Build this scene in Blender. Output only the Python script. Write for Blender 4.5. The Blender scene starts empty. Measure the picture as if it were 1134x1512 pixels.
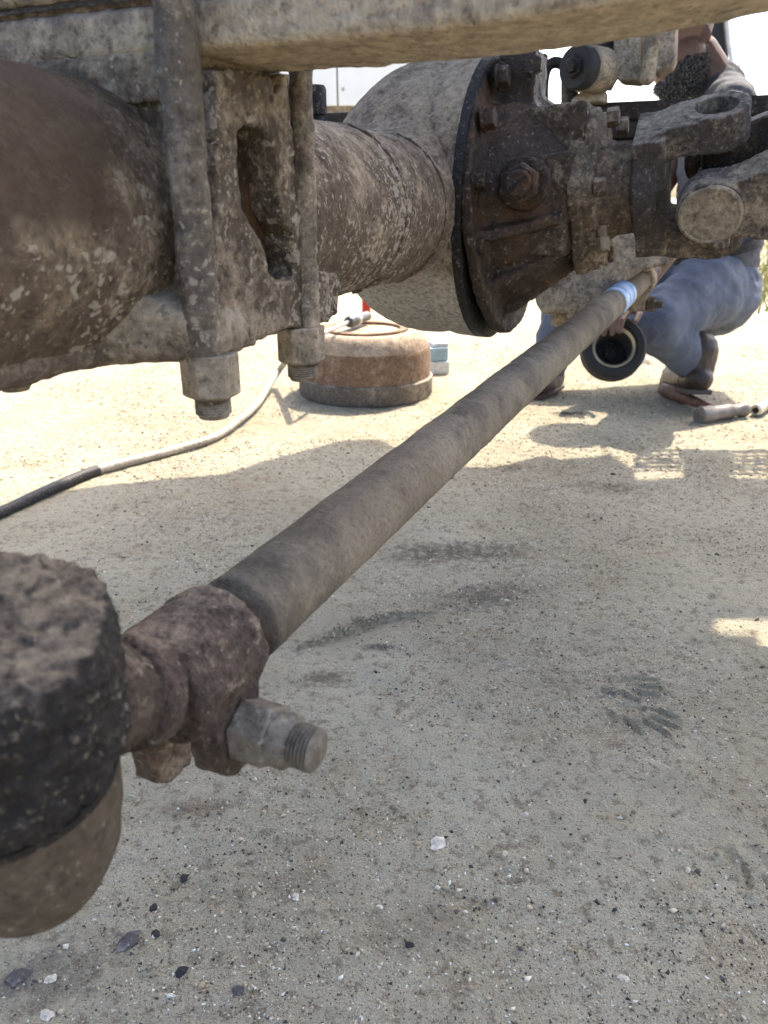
import bpy, bmesh, math, random
import numpy as np
from mathutils import Vector as V, Matrix, noise as mnoise
R = math.radians
random.seed(7); rng = np.random.default_rng(7)
scene = bpy.context.scene
COL = scene.collection

# ------------------------------------------------------------------ camera
CAMH, PITCH, FPX = .58, R(22.3), 1136.0
cp, sp = math.cos(PITCH), math.sin(PITCH)
cam_d = bpy.data.cameras.new('camera'); cam = bpy.data.objects.new('camera', cam_d); COL.objects.link(cam)
cam.location = (0, 0, CAMH); cam.rotation_euler = (R(90) - PITCH, 0, 0)
cam_d.sensor_fit = 'VERTICAL'; cam_d.sensor_height = 36; cam_d.sensor_width = 27
cam_d.lens = 36 * FPX / 1512
cam_d.clip_start = .02; cam_d.clip_end = 500
cam_d.dof.use_dof = True; cam_d.dof.focus_distance = .66; cam_d.dof.aperture_fstop = 13.0
scene.camera = cam

# ------------------------------------------------------------------ sky, sun, exposure
SUN_AZ, SUN_EL = R(30), R(54)          # azimuth to the right of straight ahead
SD = V((math.sin(SUN_AZ) * math.cos(SUN_EL), math.cos(SUN_AZ) * math.cos(SUN_EL), math.sin(SUN_EL)))
world = bpy.data.worlds.new('World'); scene.world = world; world.use_nodes = True
wn = world.node_tree; bgn = wn.nodes['Background']
sky = wn.nodes.new('ShaderNodeTexSky'); sky.sky_type = 'NISHITA'; sky.sun_disc = False
sky.sun_elevation = SUN_EL; sky.sun_rotation = SUN_AZ
sky.air_density = .8; sky.dust_density = 4.0; sky.ozone_density = 1.0
wn.links.new(sky.outputs[0], bgn.inputs['Color']); bgn.inputs['Strength'].default_value = .12
sun_d = bpy.data.lights.new('sun', 'SUN'); sun_d.energy = 2.4; sun_d.angle = R(.4); sun_d.color = (1, .92, .78)
sun = bpy.data.objects.new('sun', sun_d); COL.objects.link(sun)
sun.rotation_euler = SD.to_track_quat('Z', 'Y').to_euler()
scene.view_settings.view_transform = 'Standard'; scene.view_settings.look = 'None'
scene.view_settings.exposure = 2.3; scene.view_settings.gamma = 1.0
scene.cycles.use_denoising = True; scene.cycles.use_adaptive_sampling = True; scene.cycles.adaptive_threshold = .025
scene.cycles.max_bounces = 6; scene.cycles.diffuse_bounces = 4
scene.cycles.caustics_reflective = False; scene.cycles.caustics_refractive = False

# ------------------------------------------------------------------ frames of reference
AZ = R(23)
A = V((math.sin(AZ), math.cos(AZ), 0)); F = V((math.cos(AZ), -math.sin(AZ), 0)); U = V((0, 0, 1))
def Wd(a, f, z): return A * a + F * f + U * z
def ray(px, py):
    c = (756 - py) / FPX
    return V(((px - 567) / FPX, c * sp + cp, c * cp - sp))
CAM = V((0, 0, CAMH))
def P(px, py, d): return CAM + ray(px, py) * d
def G(px, py, z=0.0):
    r = ray(px, py); return CAM + r * ((z - CAMH) / r.z)
def onplane(px, py, n, k):
    r = ray(px, py); return CAM + r * ((k - n.dot(CAM)) / n.dot(r))
def PF(px, py, f): return onplane(px, py, F, f)
def PA(px, py, a): return onplane(px, py, A, a)

# ------------------------------------------------------------------ shape makers: each returns (verts, faces)
def frame(ax, ref=None):
    ax = ax.normalized()
    r = ref if ref is not None else (V((0, 0, 1)) if abs(ax.z) < .9 else V((1, 0, 0)))
    u = (r - ax * r.dot(ax)).normalized(); return ax, u, ax.cross(u)
def lathe(prof, o, ax, n=32, ref=None, closed=False):
    ax, u, w = frame(ax, ref); v = []; f = []; m = len(prof)
    for s, r in prof:
        for k in range(n):
            t = 2 * math.pi * k / n
            v.append(o + ax * s + (u * math.cos(t) + w * math.sin(t)) * r)
    for i in range(m - 1 if not closed else m):
        for k in range(n):
            a, b = i * n + k, i * n + (k + 1) % n; c = (i + 1) % m
            f.append((a, b, c * n + (k + 1) % n, c * n + k))
    if not closed:
        f.append(tuple(range(n))[::-1]); f.append(tuple(range((m - 1) * n, m * n)))
    return v, f
def resamp(prof, step):
    o = [prof[0]]
    for (s0, r0_), (s1, r1_) in zip(prof, prof[1:]):
        k = max(1, int(math.hypot(s1 - s0, r1_ - r0_) / step))
        o += [(s0 + (s1 - s0) * j / k, r0_ + (r1_ - r0_) * j / k) for j in range(1, k + 1)]
    return o
def dlathe(prof, o, ax, n=96, step=.004): return lathe(resamp(prof, step), o, ax, n)
def cyl(a, b, ra, rb=None, n=24):
    d = b - a; return lathe([(0, ra), (d.length, ra if rb is None else rb)], a, d, n)
def capsule(a, b, ra, rb, n=16):
    d = b - a; L = d.length
    pr = [(-ra * math.cos(t), ra * math.sin(t)) for t in [R(8), R(30), R(60), R(90)]]
    pr += [(L + rb * math.sin(t), rb * math.cos(t)) for t in [0, R(30), R(60), R(82)]]
    return lathe(pr, a, d, n)
def ellipsoid(c, ax, ra, rb, rc, ref=None, n=20):
    x, u, w = frame(ax, ref); v, f = [], []; m = 12
    for i in range(1, m):
        t = math.pi * i / m
        for k in range(n):
            p = 2 * math.pi * k / n
            v.append(c + x * (-ra * math.cos(t)) + u * (rb * math.sin(t) * math.cos(p)) + w * (rc * math.sin(t) * math.sin(p)))
    for i in range(m - 2):
        for k in range(n):
            f.append((i * n + k, i * n + (k + 1) % n, (i + 1) * n + (k + 1) % n, (i + 1) * n + k))
    f.append(tuple(range(n))[::-1]); f.append(tuple(range((m - 2) * n, (m - 1) * n)))
    return v, f
def sweep(pts, rad, n=12, cap=True):
    pts = [V(p) for p in pts]; v = []; f = []; m = len(pts)
    rad = rad if hasattr(rad, '__len__') else [rad] * m
    t0 = (pts[1] - pts[0]).normalized(); _, u, w = frame(t0)
    for i in range(m):
        t = (pts[min(i + 1, m - 1)] - pts[max(i - 1, 0)]).normalized()
        u = (u - t * u.dot(t)).normalized(); w = t.cross(u)
        for k in range(n):
            q = 2 * math.pi * k / n
            v.append(pts[i] + (u * math.cos(q) + w * math.sin(q)) * rad[i])
    for i in range(m - 1):
        for k in range(n):
            f.append((i * n + k, i * n + (k + 1) % n, (i + 1) * n + (k + 1) % n, (i + 1) * n + k))
    if cap:
        f.append(tuple(range(n))[::-1]); f.append(tuple(range((m - 1) * n, m * n)))
    return v, f
def spline(pts, k=8):
    pts = [V(p) for p in pts]; o = []
    q = [pts[0] * 2 - pts[1]] + pts + [pts[-1] * 2 - pts[-2]]
    for i in range(1, len(q) - 2):
        for j in range(k):
            t = j / k; a, b, c, d = q[i - 1], q[i], q[i + 1], q[i + 2]
            o.append(.5 * ((2 * b) + (c - a) * t + (2 * a - 5 * b + 4 * c - d) * t * t + (3 * b - a - 3 * c + d) * t ** 3))
    o.append(pts[-1]); return o
def loft(loops, cap=True):
    n = len(loops[0]); v = [p for l in loops for p in l]; f = []
    for i in range(len(loops) - 1):
        for k in range(n):
            f.append((i * n + k, i * n + (k + 1) % n, (i + 1) * n + (k + 1) % n, (i + 1) * n + k))
    if cap:
        f.append(tuple(range(n))[::-1]); f.append(tuple(range((len(loops) - 1) * n, len(loops) * n)))
    return v, f
def prism(poly, ext):
    poly = [V(p) for p in poly]; return loft([poly, [p + ext for p in poly]])
def box(c, x, y, z):                       # half-extent vectors
    return loft([[c + x * a + y * b + z * k for a, b in ((-1, -1), (1, -1), (1, 1), (-1, 1))] for k in (-1, 1)])
def hexa(o, ax, r, h, ref=None, ch=.12):
    return lathe([(0, r), (h * (1 - ch), r), (h, r * .86)], o, ax, 6, ref)
def join(*parts):
    v, f = [], []
    for pv, pf in parts:
        b = len(v); v += list(pv); f += [tuple(i + b for i in q) for q in pf]
    return v, f
def holed(outer, holes, ext):              # flat plate with openings, extruded by ext
    bm = bmesh.new(); loops = []
    for lp in [outer] + holes:
        vs = [bm.verts.new(p) for p in lp]; loops.append(vs)
        for i in range(len(vs)): bm.edges.new((vs[i], vs[(i + 1) % len(vs)]))
    bmesh.ops.triangle_fill(bm, use_beauty=True, edges=bm.edges[:])
    bm.verts.index_update(); v = [x.co.copy() for x in bm.verts]; n = len(v)
    f = [tuple(q.index for q in fc.verts) for fc in bm.faces]
    g = [tuple(i + n for i in q[::-1]) for q in f]; w = []
    for vs in loops:
        for i in range(len(vs)):
            a, b = vs[i].index, vs[(i + 1) % len(vs)].index; w.append((a, b, b + n, a + n))
    bm.free()
    return v + [p + ext for p in v], f + g + w

# ------------------------------------------------------------------ object makers
def origin(o):
    p = V((0, 0, 0))
    while o is not None: p += o.location; o = o.parent
    return p
def setp(o, label=None, cat=None, group=None, kind=None):
    for k, x in (('label', label), ('category', cat), ('group', group), ('kind', kind)):
        if x: o[k] = x
    return o
def thing(name, label, cat, loc, group=None):
    o = bpy.data.objects.new(name, None); COL.objects.link(o); o.location = loc; o.empty_display_size = .05
    return setp(o, label, cat, group)
_tex = {}
def clouds(size, depth=3, kind='CLOUDS', hard=False):
    k = (size, depth, kind, hard)
    if k not in _tex:
        t = bpy.data.textures.new('relief', kind); t.noise_scale = size
        if kind == 'CLOUDS': t.noise_depth = depth
        if hard: t.noise_type = 'HARD_NOISE'
        _tex[k] = t
    return _tex[k]
def mk(name, vf, mat, parent=None, sharp=35, bevel=0, vox=0, sm=0, disp=(), at=None, label=None, sub=0):
    v, f = vf
    base = origin(parent) if parent is not None else (V(at) if at is not None else V((0, 0, 0)))
    me = bpy.data.meshes.new(name)
    me.from_pydata([tuple(p - base) for p in v], [], f)
    bm = bmesh.new(); bm.from_mesh(me); bmesh.ops.recalc_face_normals(bm, faces=bm.faces[:]); bm.to_mesh(me); bm.free()
    me.materials.append(mat)
    me.shade_smooth()
    if not vox: me.set_sharp_from_angle(angle=R(sharp))
    o = bpy.data.objects.new(name, me); COL.objects.link(o)
    if parent is not None: o.parent = parent
    else: o.location = base
    if bevel:
        m = o.modifiers.new('bevel', 'BEVEL'); m.width = bevel; m.segments = 2; m.limit_method = 'ANGLE'; m.angle_limit = R(32)
        m.harden_normals = False
    if vox:
        m = o.modifiers.new('cast', 'REMESH'); m.mode = 'VOXEL'; m.voxel_size = vox; m.use_smooth_shade = True
        if sm:
            m = o.modifiers.new('soft', 'SMOOTH'); m.factor = .5; m.iterations = sm
    if sub:
        m = o.modifiers.new('sub', 'SUBSURF'); m.levels = sub; m.render_levels = sub; m.subdivision_type = 'SIMPLE'
    for st, size in disp:
        m = o.modifiers.new('crust', 'DISPLACE'); m.texture = clouds(abs(size), 1 if size < 0 else 3, 'CLOUDS', size < 0); m.strength = st; m.mid_level = .5; m.texture_coords = 'LOCAL'
    if label: o['label'] = label
    return o

# ------------------------------------------------------------------ materials
class N:
    def __init__(s, name):
        s.m = bpy.data.materials.new(name); s.m.use_nodes = True; s.t = s.m.node_tree
        s.b = s.t.nodes['Principled BSDF']; s.c = s.t.nodes.new('ShaderNodeTexCoord').outputs['Object']
    def node(s, t): return s.t.nodes.new(t)
    def put(s, sock, v):
        if isinstance(v, (int, float)): sock.default_value = v
        elif isinstance(v, tuple): sock.default_value = v if len(v) == len(sock.default_value) else (*v, 1)
        else: s.t.links.new(v, sock)
    def noise(s, scale, detail=5, rough=.55, vec=None, off=0, dist=0):
        n = s.node('ShaderNodeTexNoise'); n.inputs['Scale'].default_value = scale; n.inputs['Detail'].default_value = detail
        n.inputs['Roughness'].default_value = rough; n.inputs['Distortion'].default_value = dist
        s.put(n.inputs['Vector'], s.shift(vec, off)); return n.outputs[0]
    def noisec(s, scale, vec=None):
        n = s.node('ShaderNodeTexNoise'); n.inputs['Scale'].default_value = scale; s.put(n.inputs['Vector'], vec or s.c); return n.outputs['Color']
    def shift(s, vec, off):
        vec = vec or s.c
        if not off: return vec
        n = s.node('ShaderNodeVectorMath'); n.operation = 'ADD'; s.put(n.inputs[0], vec); n.inputs[1].default_value = (off, off * .7, off * 1.3); return n.outputs[0]
    def stretch(s, sc):
        n = s.node('ShaderNodeMapping'); s.put(n.inputs['Vector'], s.c); n.inputs['Scale'].default_value = sc; return n.outputs[0]
    def voro(s, scale, vec=None, off=0, feat='F1'):
        n = s.node('ShaderNodeTexVoronoi'); n.feature = feat; n.inputs['Scale'].default_value = scale; s.put(n.inputs['Vector'], s.shift(vec, off))
        return n.outputs['Distance'], n.outputs.get('Color')
    def math(s, op, a, b=0.0, clamp=False):
        n = s.node('ShaderNodeMath'); n.operation = op; n.use_clamp = clamp; s.put(n.inputs[0], a); s.put(n.inputs[1], b); return n.outputs[0]
    def vmath(s, op, a, b):
        n = s.node('ShaderNodeVectorMath'); n.operation = op; s.put(n.inputs[0], a); s.put(n.inputs[1], b); return n
    def step(s, x, lo, hi, a=0.0, b=1.0):
        n = s.node('ShaderNodeMapRange'); n.interpolation_type = 'SMOOTHSTEP'; s.put(n.inputs[0], x)
        n.inputs[1].default_value = lo; n.inputs[2].default_value = hi; n.inputs[3].default_value = a; n.inputs[4].default_value = b; return n.outputs[0]
    def mix(s, fac, a, b, mode='MIX'):
        n = s.node('ShaderNodeMix'); n.data_type = 'RGBA'; n.blend_type = mode; s.put(n.inputs[0], fac); s.put(n.inputs[6], a); s.put(n.inputs[7], b); return n.outputs[2]
    def sep(s, v):
        n = s.node('ShaderNodeSeparateXYZ'); s.put(n.inputs[0], v); return n.outputs
    def bump(s, h, dist, strength=1.0, prev=None):
        n = s.node('ShaderNodeBump'); n.inputs['Strength'].default_value = strength; n.inputs['Distance'].default_value = dist
        s.put(n.inputs['Height'], h)
        if prev is not None: s.put(n.inputs['Normal'], prev)
        return n.outputs[0]
    def done(s, col, rough=.8, metal=0.0, nrm=None, spec=.3, **kw):
        b = s.b; s.put(b.inputs['Base Color'], col); s.put(b.inputs['Roughness'], rough); s.put(b.inputs['Metallic'], metal)
        b.inputs['Specular IOR Level'].default_value = spec
        if nrm is not None: s.put(b.inputs['Normal'], nrm)
        for k, x in kw.items(): s.put(b.inputs[k], x)
        return s.m

def dusty(name, base, dust, amt=.5, rust=None, rust_amt=.0, spat=(.43, .385, .31), spat_amt=.25, rough=.85, relief=1.0, fine=1.0, updust=.25, gloss=None, stain=None, pale=None):
    dust = tuple(x * k for x, k in zip(dust, (1.2, 1.14, 1.04))); base = tuple(x * k for x, k in zip(base, (1.15, 1.08, 1.0)))
    s = N(name)
    n1 = s.noise(8, 6, .62); n2 = s.noise(38, 6, .65, off=3.1); n3 = s.noise(210 * fine, 4, .7, off=7.7); n4 = s.noise(14, 5, .6, off=11.3)
    nz = s.sep(s.node('ShaderNodeNewGeometry').outputs['Normal'])[2]
    x = s.math('ADD', s.math('MULTIPLY', n1, .55), s.math('MULTIPLY', n2, .45))
    x = s.math('ADD', x, s.math('MULTIPLY', n3, .22)); x = s.math('ADD', x, s.math('MULTIPLY', nz, updust * .3))
    c = s.mix(s.step(x, .84 - .48 * amt, 1.0 - .42 * amt), base, dust)
    dark = s.step(s.noise(95, 5, .75, off=21), .3, .68, .62, 1.15)
    c = s.mix(1.0, c, s.mix(1.0, (1, 1, 1), dark, 'MULTIPLY'), 'MULTIPLY')
    c = s.mix(s.step(n3, .32, .47, .55, 0), c, s.mix(1.0, c, (.34, .32, .3), 'MULTIPLY')); c = s.mix(s.step(n3, .56, .72, 0, .5), c, s.mix(.5, dust, spat))
    if rust:
        c = s.mix(s.math('MULTIPLY', s.step(s.math('ADD', s.math('MULTIPLY', n4, .7), s.math('MULTIPLY', n2, .3)), .62 - .3 * rust_amt, .74 - .3 * rust_amt), .9), c, rust)
    sc = s.vmath('SCALE', s.vmath('SUBTRACT', s.noisec(130), (.5, .5, .5)).outputs[0], (0, 0, 0)); sc.inputs['Scale'].default_value = .012
    wv = s.vmath('ADD', s.c, sc.outputs[0]).outputs[0]
    spots = None; clump = s.step(s.noise(11, 4, .6, off=33), .36, .62, .5, 1.3)
    for k, (scl, wt) in enumerate(((95, .75), (170, 1.0), (310, 1.0))):
        d, col = s.voro(scl, wv, off=k * 2.3)
        r = s.sep(col)[0]
        thr = s.math('MULTIPLY', s.math('SUBTRACT', r, s.math('SUBTRACT', 1.0, s.math('MULTIPLY', clump, spat_amt * wt))), 1.1)
        z = s.step(s.math('SUBTRACT', thr, d), -.1, .06)
        spots = z if spots is None else s.math('MAXIMUM', spots, z)
    if spat_amt > 0: c = s.mix(s.math('MULTIPLY', spots, .55), c, spat)
    if pale is not None:                     # bounced ground light painted in as a pale underside, with a ragged edge
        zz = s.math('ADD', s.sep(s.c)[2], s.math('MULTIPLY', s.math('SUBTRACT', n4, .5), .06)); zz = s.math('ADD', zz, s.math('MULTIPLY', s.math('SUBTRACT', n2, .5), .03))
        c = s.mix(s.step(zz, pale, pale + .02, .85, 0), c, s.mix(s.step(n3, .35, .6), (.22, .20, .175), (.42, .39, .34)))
    if stain:                                # old grease caked over one part of the tube, with a ragged edge
        zz = s.math('ADD', s.sep(s.c)[2], s.math('MULTIPLY', s.math('SUBTRACT', n4, .5), .05)); zz = s.math('ADD', zz, s.math('MULTIPLY', s.math('SUBTRACT', n2, .5), .03))
        aa = s.math('ADD', s.vmath('DOT_PRODUCT', s.c, tuple(A)).outputs['Value'], s.math('MULTIPLY', s.math('SUBTRACT', n1, .5), .12))
        c = s.mix(s.math('MULTIPLY', s.step(zz, .078, .094), s.step(aa, -.10, -.06, .92, 0)), c, s.mix(n2, (.028, .018, .011), (.085, .058, .036)))
    h = s.math('ADD', s.math('MULTIPLY', n2, .6), s.math('MULTIPLY', n3, .35))
    nb = s.bump(h, .0085 * relief, 1.0)
    rg = rough
    if gloss: rg = s.step(n1, .4, .6, gloss, rough)
    return s.done(c, rg, 0, nb, .25)
def plain(name, col, rough=.6, metal=0.0, var=.25, scale=20, relief=.0, spec=.4):
    s = N(name); n = s.noise(scale, 5, .6); k = s.step(n, .3, .7, 1 - var, 1 + var * .4)
    c = s.mix(1.0, col, s.mix(1.0, (1, 1, 1), k, 'MULTIPLY'), 'MULTIPLY')
    nb = s.bump(s.noise(scale * 6, 4, .6), .004 * relief, .8) if relief else None
    return s.done(c, rough, metal, nb, spec)

DUST = (.30, .255, .20); DUSTG = (.30, .28, .25)
M = {}
M['axle'] = dusty('dusty_axle_steel', (.095, .074, .055), (.27, .225, .17), .55, spat_amt=.5, stain=True)
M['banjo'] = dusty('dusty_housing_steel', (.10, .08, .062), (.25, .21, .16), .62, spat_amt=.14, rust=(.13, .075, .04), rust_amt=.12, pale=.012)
M['seat'] = dusty('mud_splashed_casting', (.085, .07, .055), (.28, .24, .19), .56, spat_amt=.42, relief=1.6)
M['spring'] = dusty('dusty_spring_steel', (.16, .14, .125), (.36, .315, .25), .72, spat_amt=.12, updust=-.2)
M['plate'] = dusty('grey_dusty_plate', (.12, .10, .08), (.28, .245, .195), .62, spat_amt=.2)
M['ubolt'] = dusty('dusty_bolt_steel', (.11, .098, .085), (.29, .255, .21), .6, spat_amt=.34)
M['nut'] = dusty('grey_dusty_nut', (.17, .15, .125), (.30, .265, .215), .7, spat_amt=.08)
M['rust'] = dusty('oily_rusty_casting', (.032, .022, .016), (.17, .135, .10), .34, rust=(.075, .036, .016), rust_amt=.36, spat_amt=.06, rough=.6, gloss=.3)
M['nose'] = dusty('dusty_carrier_nose', (.05, .038, .028), (.22, .18, .135), .55, rust=(.07, .038, .02), rust_amt=.3, spat_amt=.12)
M['pinion'] = dusty('dusty_pinion_casting', (.075, .06, .045), (.25, .205, .155), .6, rust=(.09, .055, .03), rust_amt=.22, spat_amt=.08)
M['black'] = dusty('black_oily_seal', (.012, .011, .011), (.10, .085, .065), .18, spat_amt=.03, rough=.5)
M['yoke'] = dusty('dusty_yoke_steel', (.06, .053, .052), (.24, .21, .17), .6, spat_amt=.05)
M['rod'] = dusty('dusty_tie_rod_steel', (.20, .168, .13), (.31, .265, .2), .8, rust=(.16, .09, .055), rust_amt=.1, spat_amt=.04, fine=1.6)
s = N('dusty_tie_rod_steel')
st = s.stretch((1, 1, 1)); n1 = s.noise(7, 5, .6); n2 = s.noise(330, 4, .75, off=2); n3 = s.noise(28, 6, .7, off=5)
c = s.mix(s.step(n1, .3, .7), (.16, .13, .095), (.26, .22, .165)); c = s.mix(s.step(n3, .48, .7, 0, .8), c, (.085, .07, .058)); c = s.mix(s.step(n3, .25, .44, .65, 0), c, (.17, .10, .062)); c = s.mix(s.step(s.noise(55, 5, .7, off=8), .55, .72, 0, .6), c, (.33, .285, .22))
c = s.mix(s.step(s.noise(12, 5, .65, off=14), .5, .66, 0, .7), c, (.085, .072, .062)); c = s.mix(s.step(n2, .36, .52, .5, 0), c, (.09, .072, .055)); c = s.mix(s.step(n2, .58, .74, 0, .35), c, (.36, .31, .24))
M['rod'] = s.done(c, .88, 0, s.bump(s.math('ADD', s.math('MULTIPLY', n3, .5), s.math('MULTIPLY', n2, .3)), .006, .9), .2)
M['clamp'] = dusty('crusted_clamp_steel', (.075, .058, .05), (.27, .22, .175), .55, rust=(.15, .07, .04), rust_amt=.42, spat_amt=.2, relief=1.6)
M['ball'] = dusty('black_crusted_socket', (.018, .017, .018), (.19, .16, .125), .36, spat_amt=.15, rough=.6, updust=.6, relief=1.4)
M['boot'] = dusty('dusty_rubber_boot', (.075, .062, .048), (.17, .14, .105), .5, spat_amt=.03, relief=.3)
M['zinc'] = dusty('worn_zinc_nut', (.13, .12, .105), (.27, .245, .20), .5, spat_amt=.06, rough=.55, relief=.5)
M['farspring'] = dusty('shaded_dark_steel', (.03, .026, .024), (.10, .085, .068), .3, spat_amt=.03)  # far spring's shade put into its colour; other dark parts share it
M['bracket'] = dusty('tan_dusty_bracket', (.16, .135, .105), (.34, .29, .22), .7, spat_amt=.05)
M['rubber'] = plain('black_rubber', (.018, .017, .016), .75, relief=.3)
M['chrome'] = plain('worn_chrome', (.62, .62, .62), .25, 1.0, .15)

# ------------------------------------------------------------------ ground
def vnoise(x, y, s):
    x = x * s; y = y * s; xi = np.floor(x).astype(np.int64); yi = np.floor(y).astype(np.int64); fx = x - xi; fy = y - yi
    def h(a, b):
        n = (a * 374761393 + b * 668265263) & 0xffffffff; n = ((n ^ (n >> 13)) * 1274126177) & 0xffffffff
        return ((n ^ (n >> 16)) & 0xffff) / 65535.0
    fx = fx * fx * (3 - 2 * fx); fy = fy * fy * (3 - 2 * fy)
    return (h(xi, yi) * (1 - fx) + h(xi + 1, yi) * fx) * (1 - fy) + (h(xi, yi + 1) * (1 - fx) + h(xi + 1, yi + 1) * fx) * fy
def fbm(x, y, s, o=4):
    t = 0; a = .5
    for k in range(o): t = t + a * (vnoise(x + 17.3 * k, y - 9.1 * k, s * 2 ** k) - .5); a *= .52
    return t
def graded(lo, hi, base, fines):
    xs = [lo]
    while xs[-1] < hi:
        st = base
        for a, b, q in fines:
            if a < xs[-1] < b: st = min(st, q)
        xs.append(xs[-1] + st)
    return np.array(xs)
paws = []                                  # (heel pixel, toe pixel)
for hp, tp in (((884, 1006), (968, 1026)), ((903, 1040), (985, 1082)), ((1098, 1245), (1160, 1330))):
    paws.append((G(*hp), G(*tp)))
ridge = [G(*p) for p in ((440, 958), (480, 944), (520, 928), (560, 914), (600, 908), (645, 903))]
def ground_h(X, Y):
    h = .012 * fbm(X, Y, 3, 3) + .0065 * fbm(X, Y, 22, 4) + .0038 * fbm(X, Y, 85, 3)
    h = h + .006 * np.abs(fbm(X * .5 + Y * .25, Y * 1.6 - X * .4, 14, 3))
    for a, b in paws:
        d = (b - a); L = d.length; ux, uy = d.x / L, d.y / L
        u = ((X - a.x) * ux + (Y - a.y) * uy) / L; w = (-(X - a.x) * uy + (Y - a.y) * ux) / L
        def dent(cu, cw, ru, rw, dep, rot=0):
            q, t = u - cu, w - cw; c, s_ = math.cos(rot), math.sin(rot); q, t = q * c + t * s_, -q * s_ + t * c
            e = (q / ru) ** 2 + (t / rw) ** 2
            return -dep * np.exp(-e ** 2.4 * 1.1) + dep * .45 * np.exp(-((np.sqrt(e + 1e-9) - 1.35) / .25) ** 2)
        k = L / .1 * .52
        h = h + k * (dent(.20, .0, .15, .16, .006) + dent(.42, .12, .12, .10, .006) + dent(.74, .34, .23, .064, .013, .22) + dent(.86, .13, .24, .06, .013, .07)
                     + dent(.84, -.10, .24, .06, .013, -.08) + dent(.58, -.33, .23, .066, .014, -.33) + dent(.22, -.36, .16, .08, .009, -.5))
    for i in range(len(ridge) - 1):
        a, b = ridge[i], ridge[i + 1]; dx, dy = b.x - a.x, b.y - a.y; L2 = dx * dx + dy * dy
        t = np.clip(((X - a.x) * dx + (Y - a.y) * dy) / L2, 0, 1); dd = np.hypot(X - a.x - t * dx, Y - a.y - t * dy)
        s0 = (i + t) / (len(ridge) - 1)
        sgn = np.sign((X - a.x) * dy - (Y - a.y) * dx); am = np.sin(np.pi * np.clip(s0 * .85 + .12, 0, 1)); on = ((X - a.x) * dx + (Y - a.y) * dy >= 0) & ((X - a.x) * dx + (Y - a.y) * dy < L2)
        h = h + on * am * (.011 * np.exp(-(dd / .0055) ** 2) * (.7 + .9 * vnoise(X, Y, 120)) - .0045 * np.exp(-((dd - .0085) / .003) ** 2) * (sgn < 0))
    return h
pc = [(a + b) / 2 for a, b in paws]
fx = [(p.x - .09, p.x + .09, .0028) for p in pc] + [(-.16, .12, .0034)]
fy = [(p.y - .09, p.y + .09, .0028) for p in pc] + [(min(r.y for r in ridge) - .03, max(r.y for r in ridge) + .03, .0034)]
xs = graded(-1.5, 2.1, .0062, fx); ys = graded(.28, 3.4, .0062, fy)
fade_x = np.concatenate([[-60, -20, -6, -3], xs, [3, 6, 20, 60, 160]]); fade_y = np.concatenate([[-20, -4, -.6], ys, [4.5, 7, 14, 30, 80, 300]])
X, Y = np.meshgrid(fade_x, fade_y); Z = ground_h(X, Y)
edge = np.clip((X + 1.5) / .4, 0, 1) * np.clip((2.1 - X) / .4, 0, 1) * np.clip((Y - .28) / .1, 0, 1) * np.clip((3.4 - Y) / .5, 0, 1)
Z = Z * edge
nx, ny = len(fade_x), len(fade_y)
co = np.stack([X, Y, Z], -1).reshape(-1, 3).astype(np.float32)
ii = np.arange(nx * ny).reshape(ny, nx); q = np.stack([ii[:-1, :-1], ii[:-1, 1:], ii[1:, 1:], ii[1:, :-1]], -1).reshape(-1)
me = bpy.data.meshes.new('ground'); me.vertices.add(nx * ny); me.vertices.foreach_set('co', co.ravel())
me.loops.add(len(q)); me.loops.foreach_set('vertex_index', q.astype(np.int32))
nq = len(q) // 4; me.polygons.add(nq); me.polygons.foreach_set('loop_start', np.arange(0, len(q), 4, dtype=np.int32))
me.update(); me.validate(); me.shade_smooth()
ground = bpy.data.objects.new('ground', me); COL.objects.link(ground); ground['kind'] = 'structure'
def gz(x, y): return float(ground_h(np.array([x]), np.array([y]))[0])

s = N('pale_dusty_clay_ground')
g1 = s.noise(2.2, 4, .6); g2 = s.noise(13, 5, .62, off=4); g3 = s.noise(75, 4, .7, off=9); g4 = s.noise(420, 3, .7, off=2)
c = s.mix(s.step(g1, .38, .64), (.45, .395, .275), (.555, .50, .365))
c = s.mix(s.step(g2, .5, .72, 0, .6), c, (.55, .48, .37))
c = s.mix(s.step(g2, .28, .46, .55, 0), c, (.43, .33, .205))
c = s.mix(s.step(g3, .33, .5, .65, 0), c, (.19, .14, .09))
c = s.mix(s.step(g4, .3, .46, .6, 0), c, (.20, .155, .10))
c = s.mix(s.step(g4, .55, .72, 0, .7), c, (.62, .54, .40))
d, vc = s.voro(520, s.c); c = s.mix(s.math('MULTIPLY', s.step(s.math('SUBTRACT', s.math('SUBTRACT', s.sep(vc)[0], .86), s.math('MULTIPLY', d, .35)), -.05, .02), .8), c, (.055, .05, .045))
d, vc = s.voro(380, s.c, off=5); c = s.mix(s.math('MULTIPLY', s.step(s.math('SUBTRACT', s.math('SUBTRACT', s.sep(vc)[1], .88), s.math('MULTIPLY', d, .35)), -.05, .02), .8), c, (.64, .61, .54))
blotn = s.noise(70, 6, .82, off=1.7)
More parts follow.
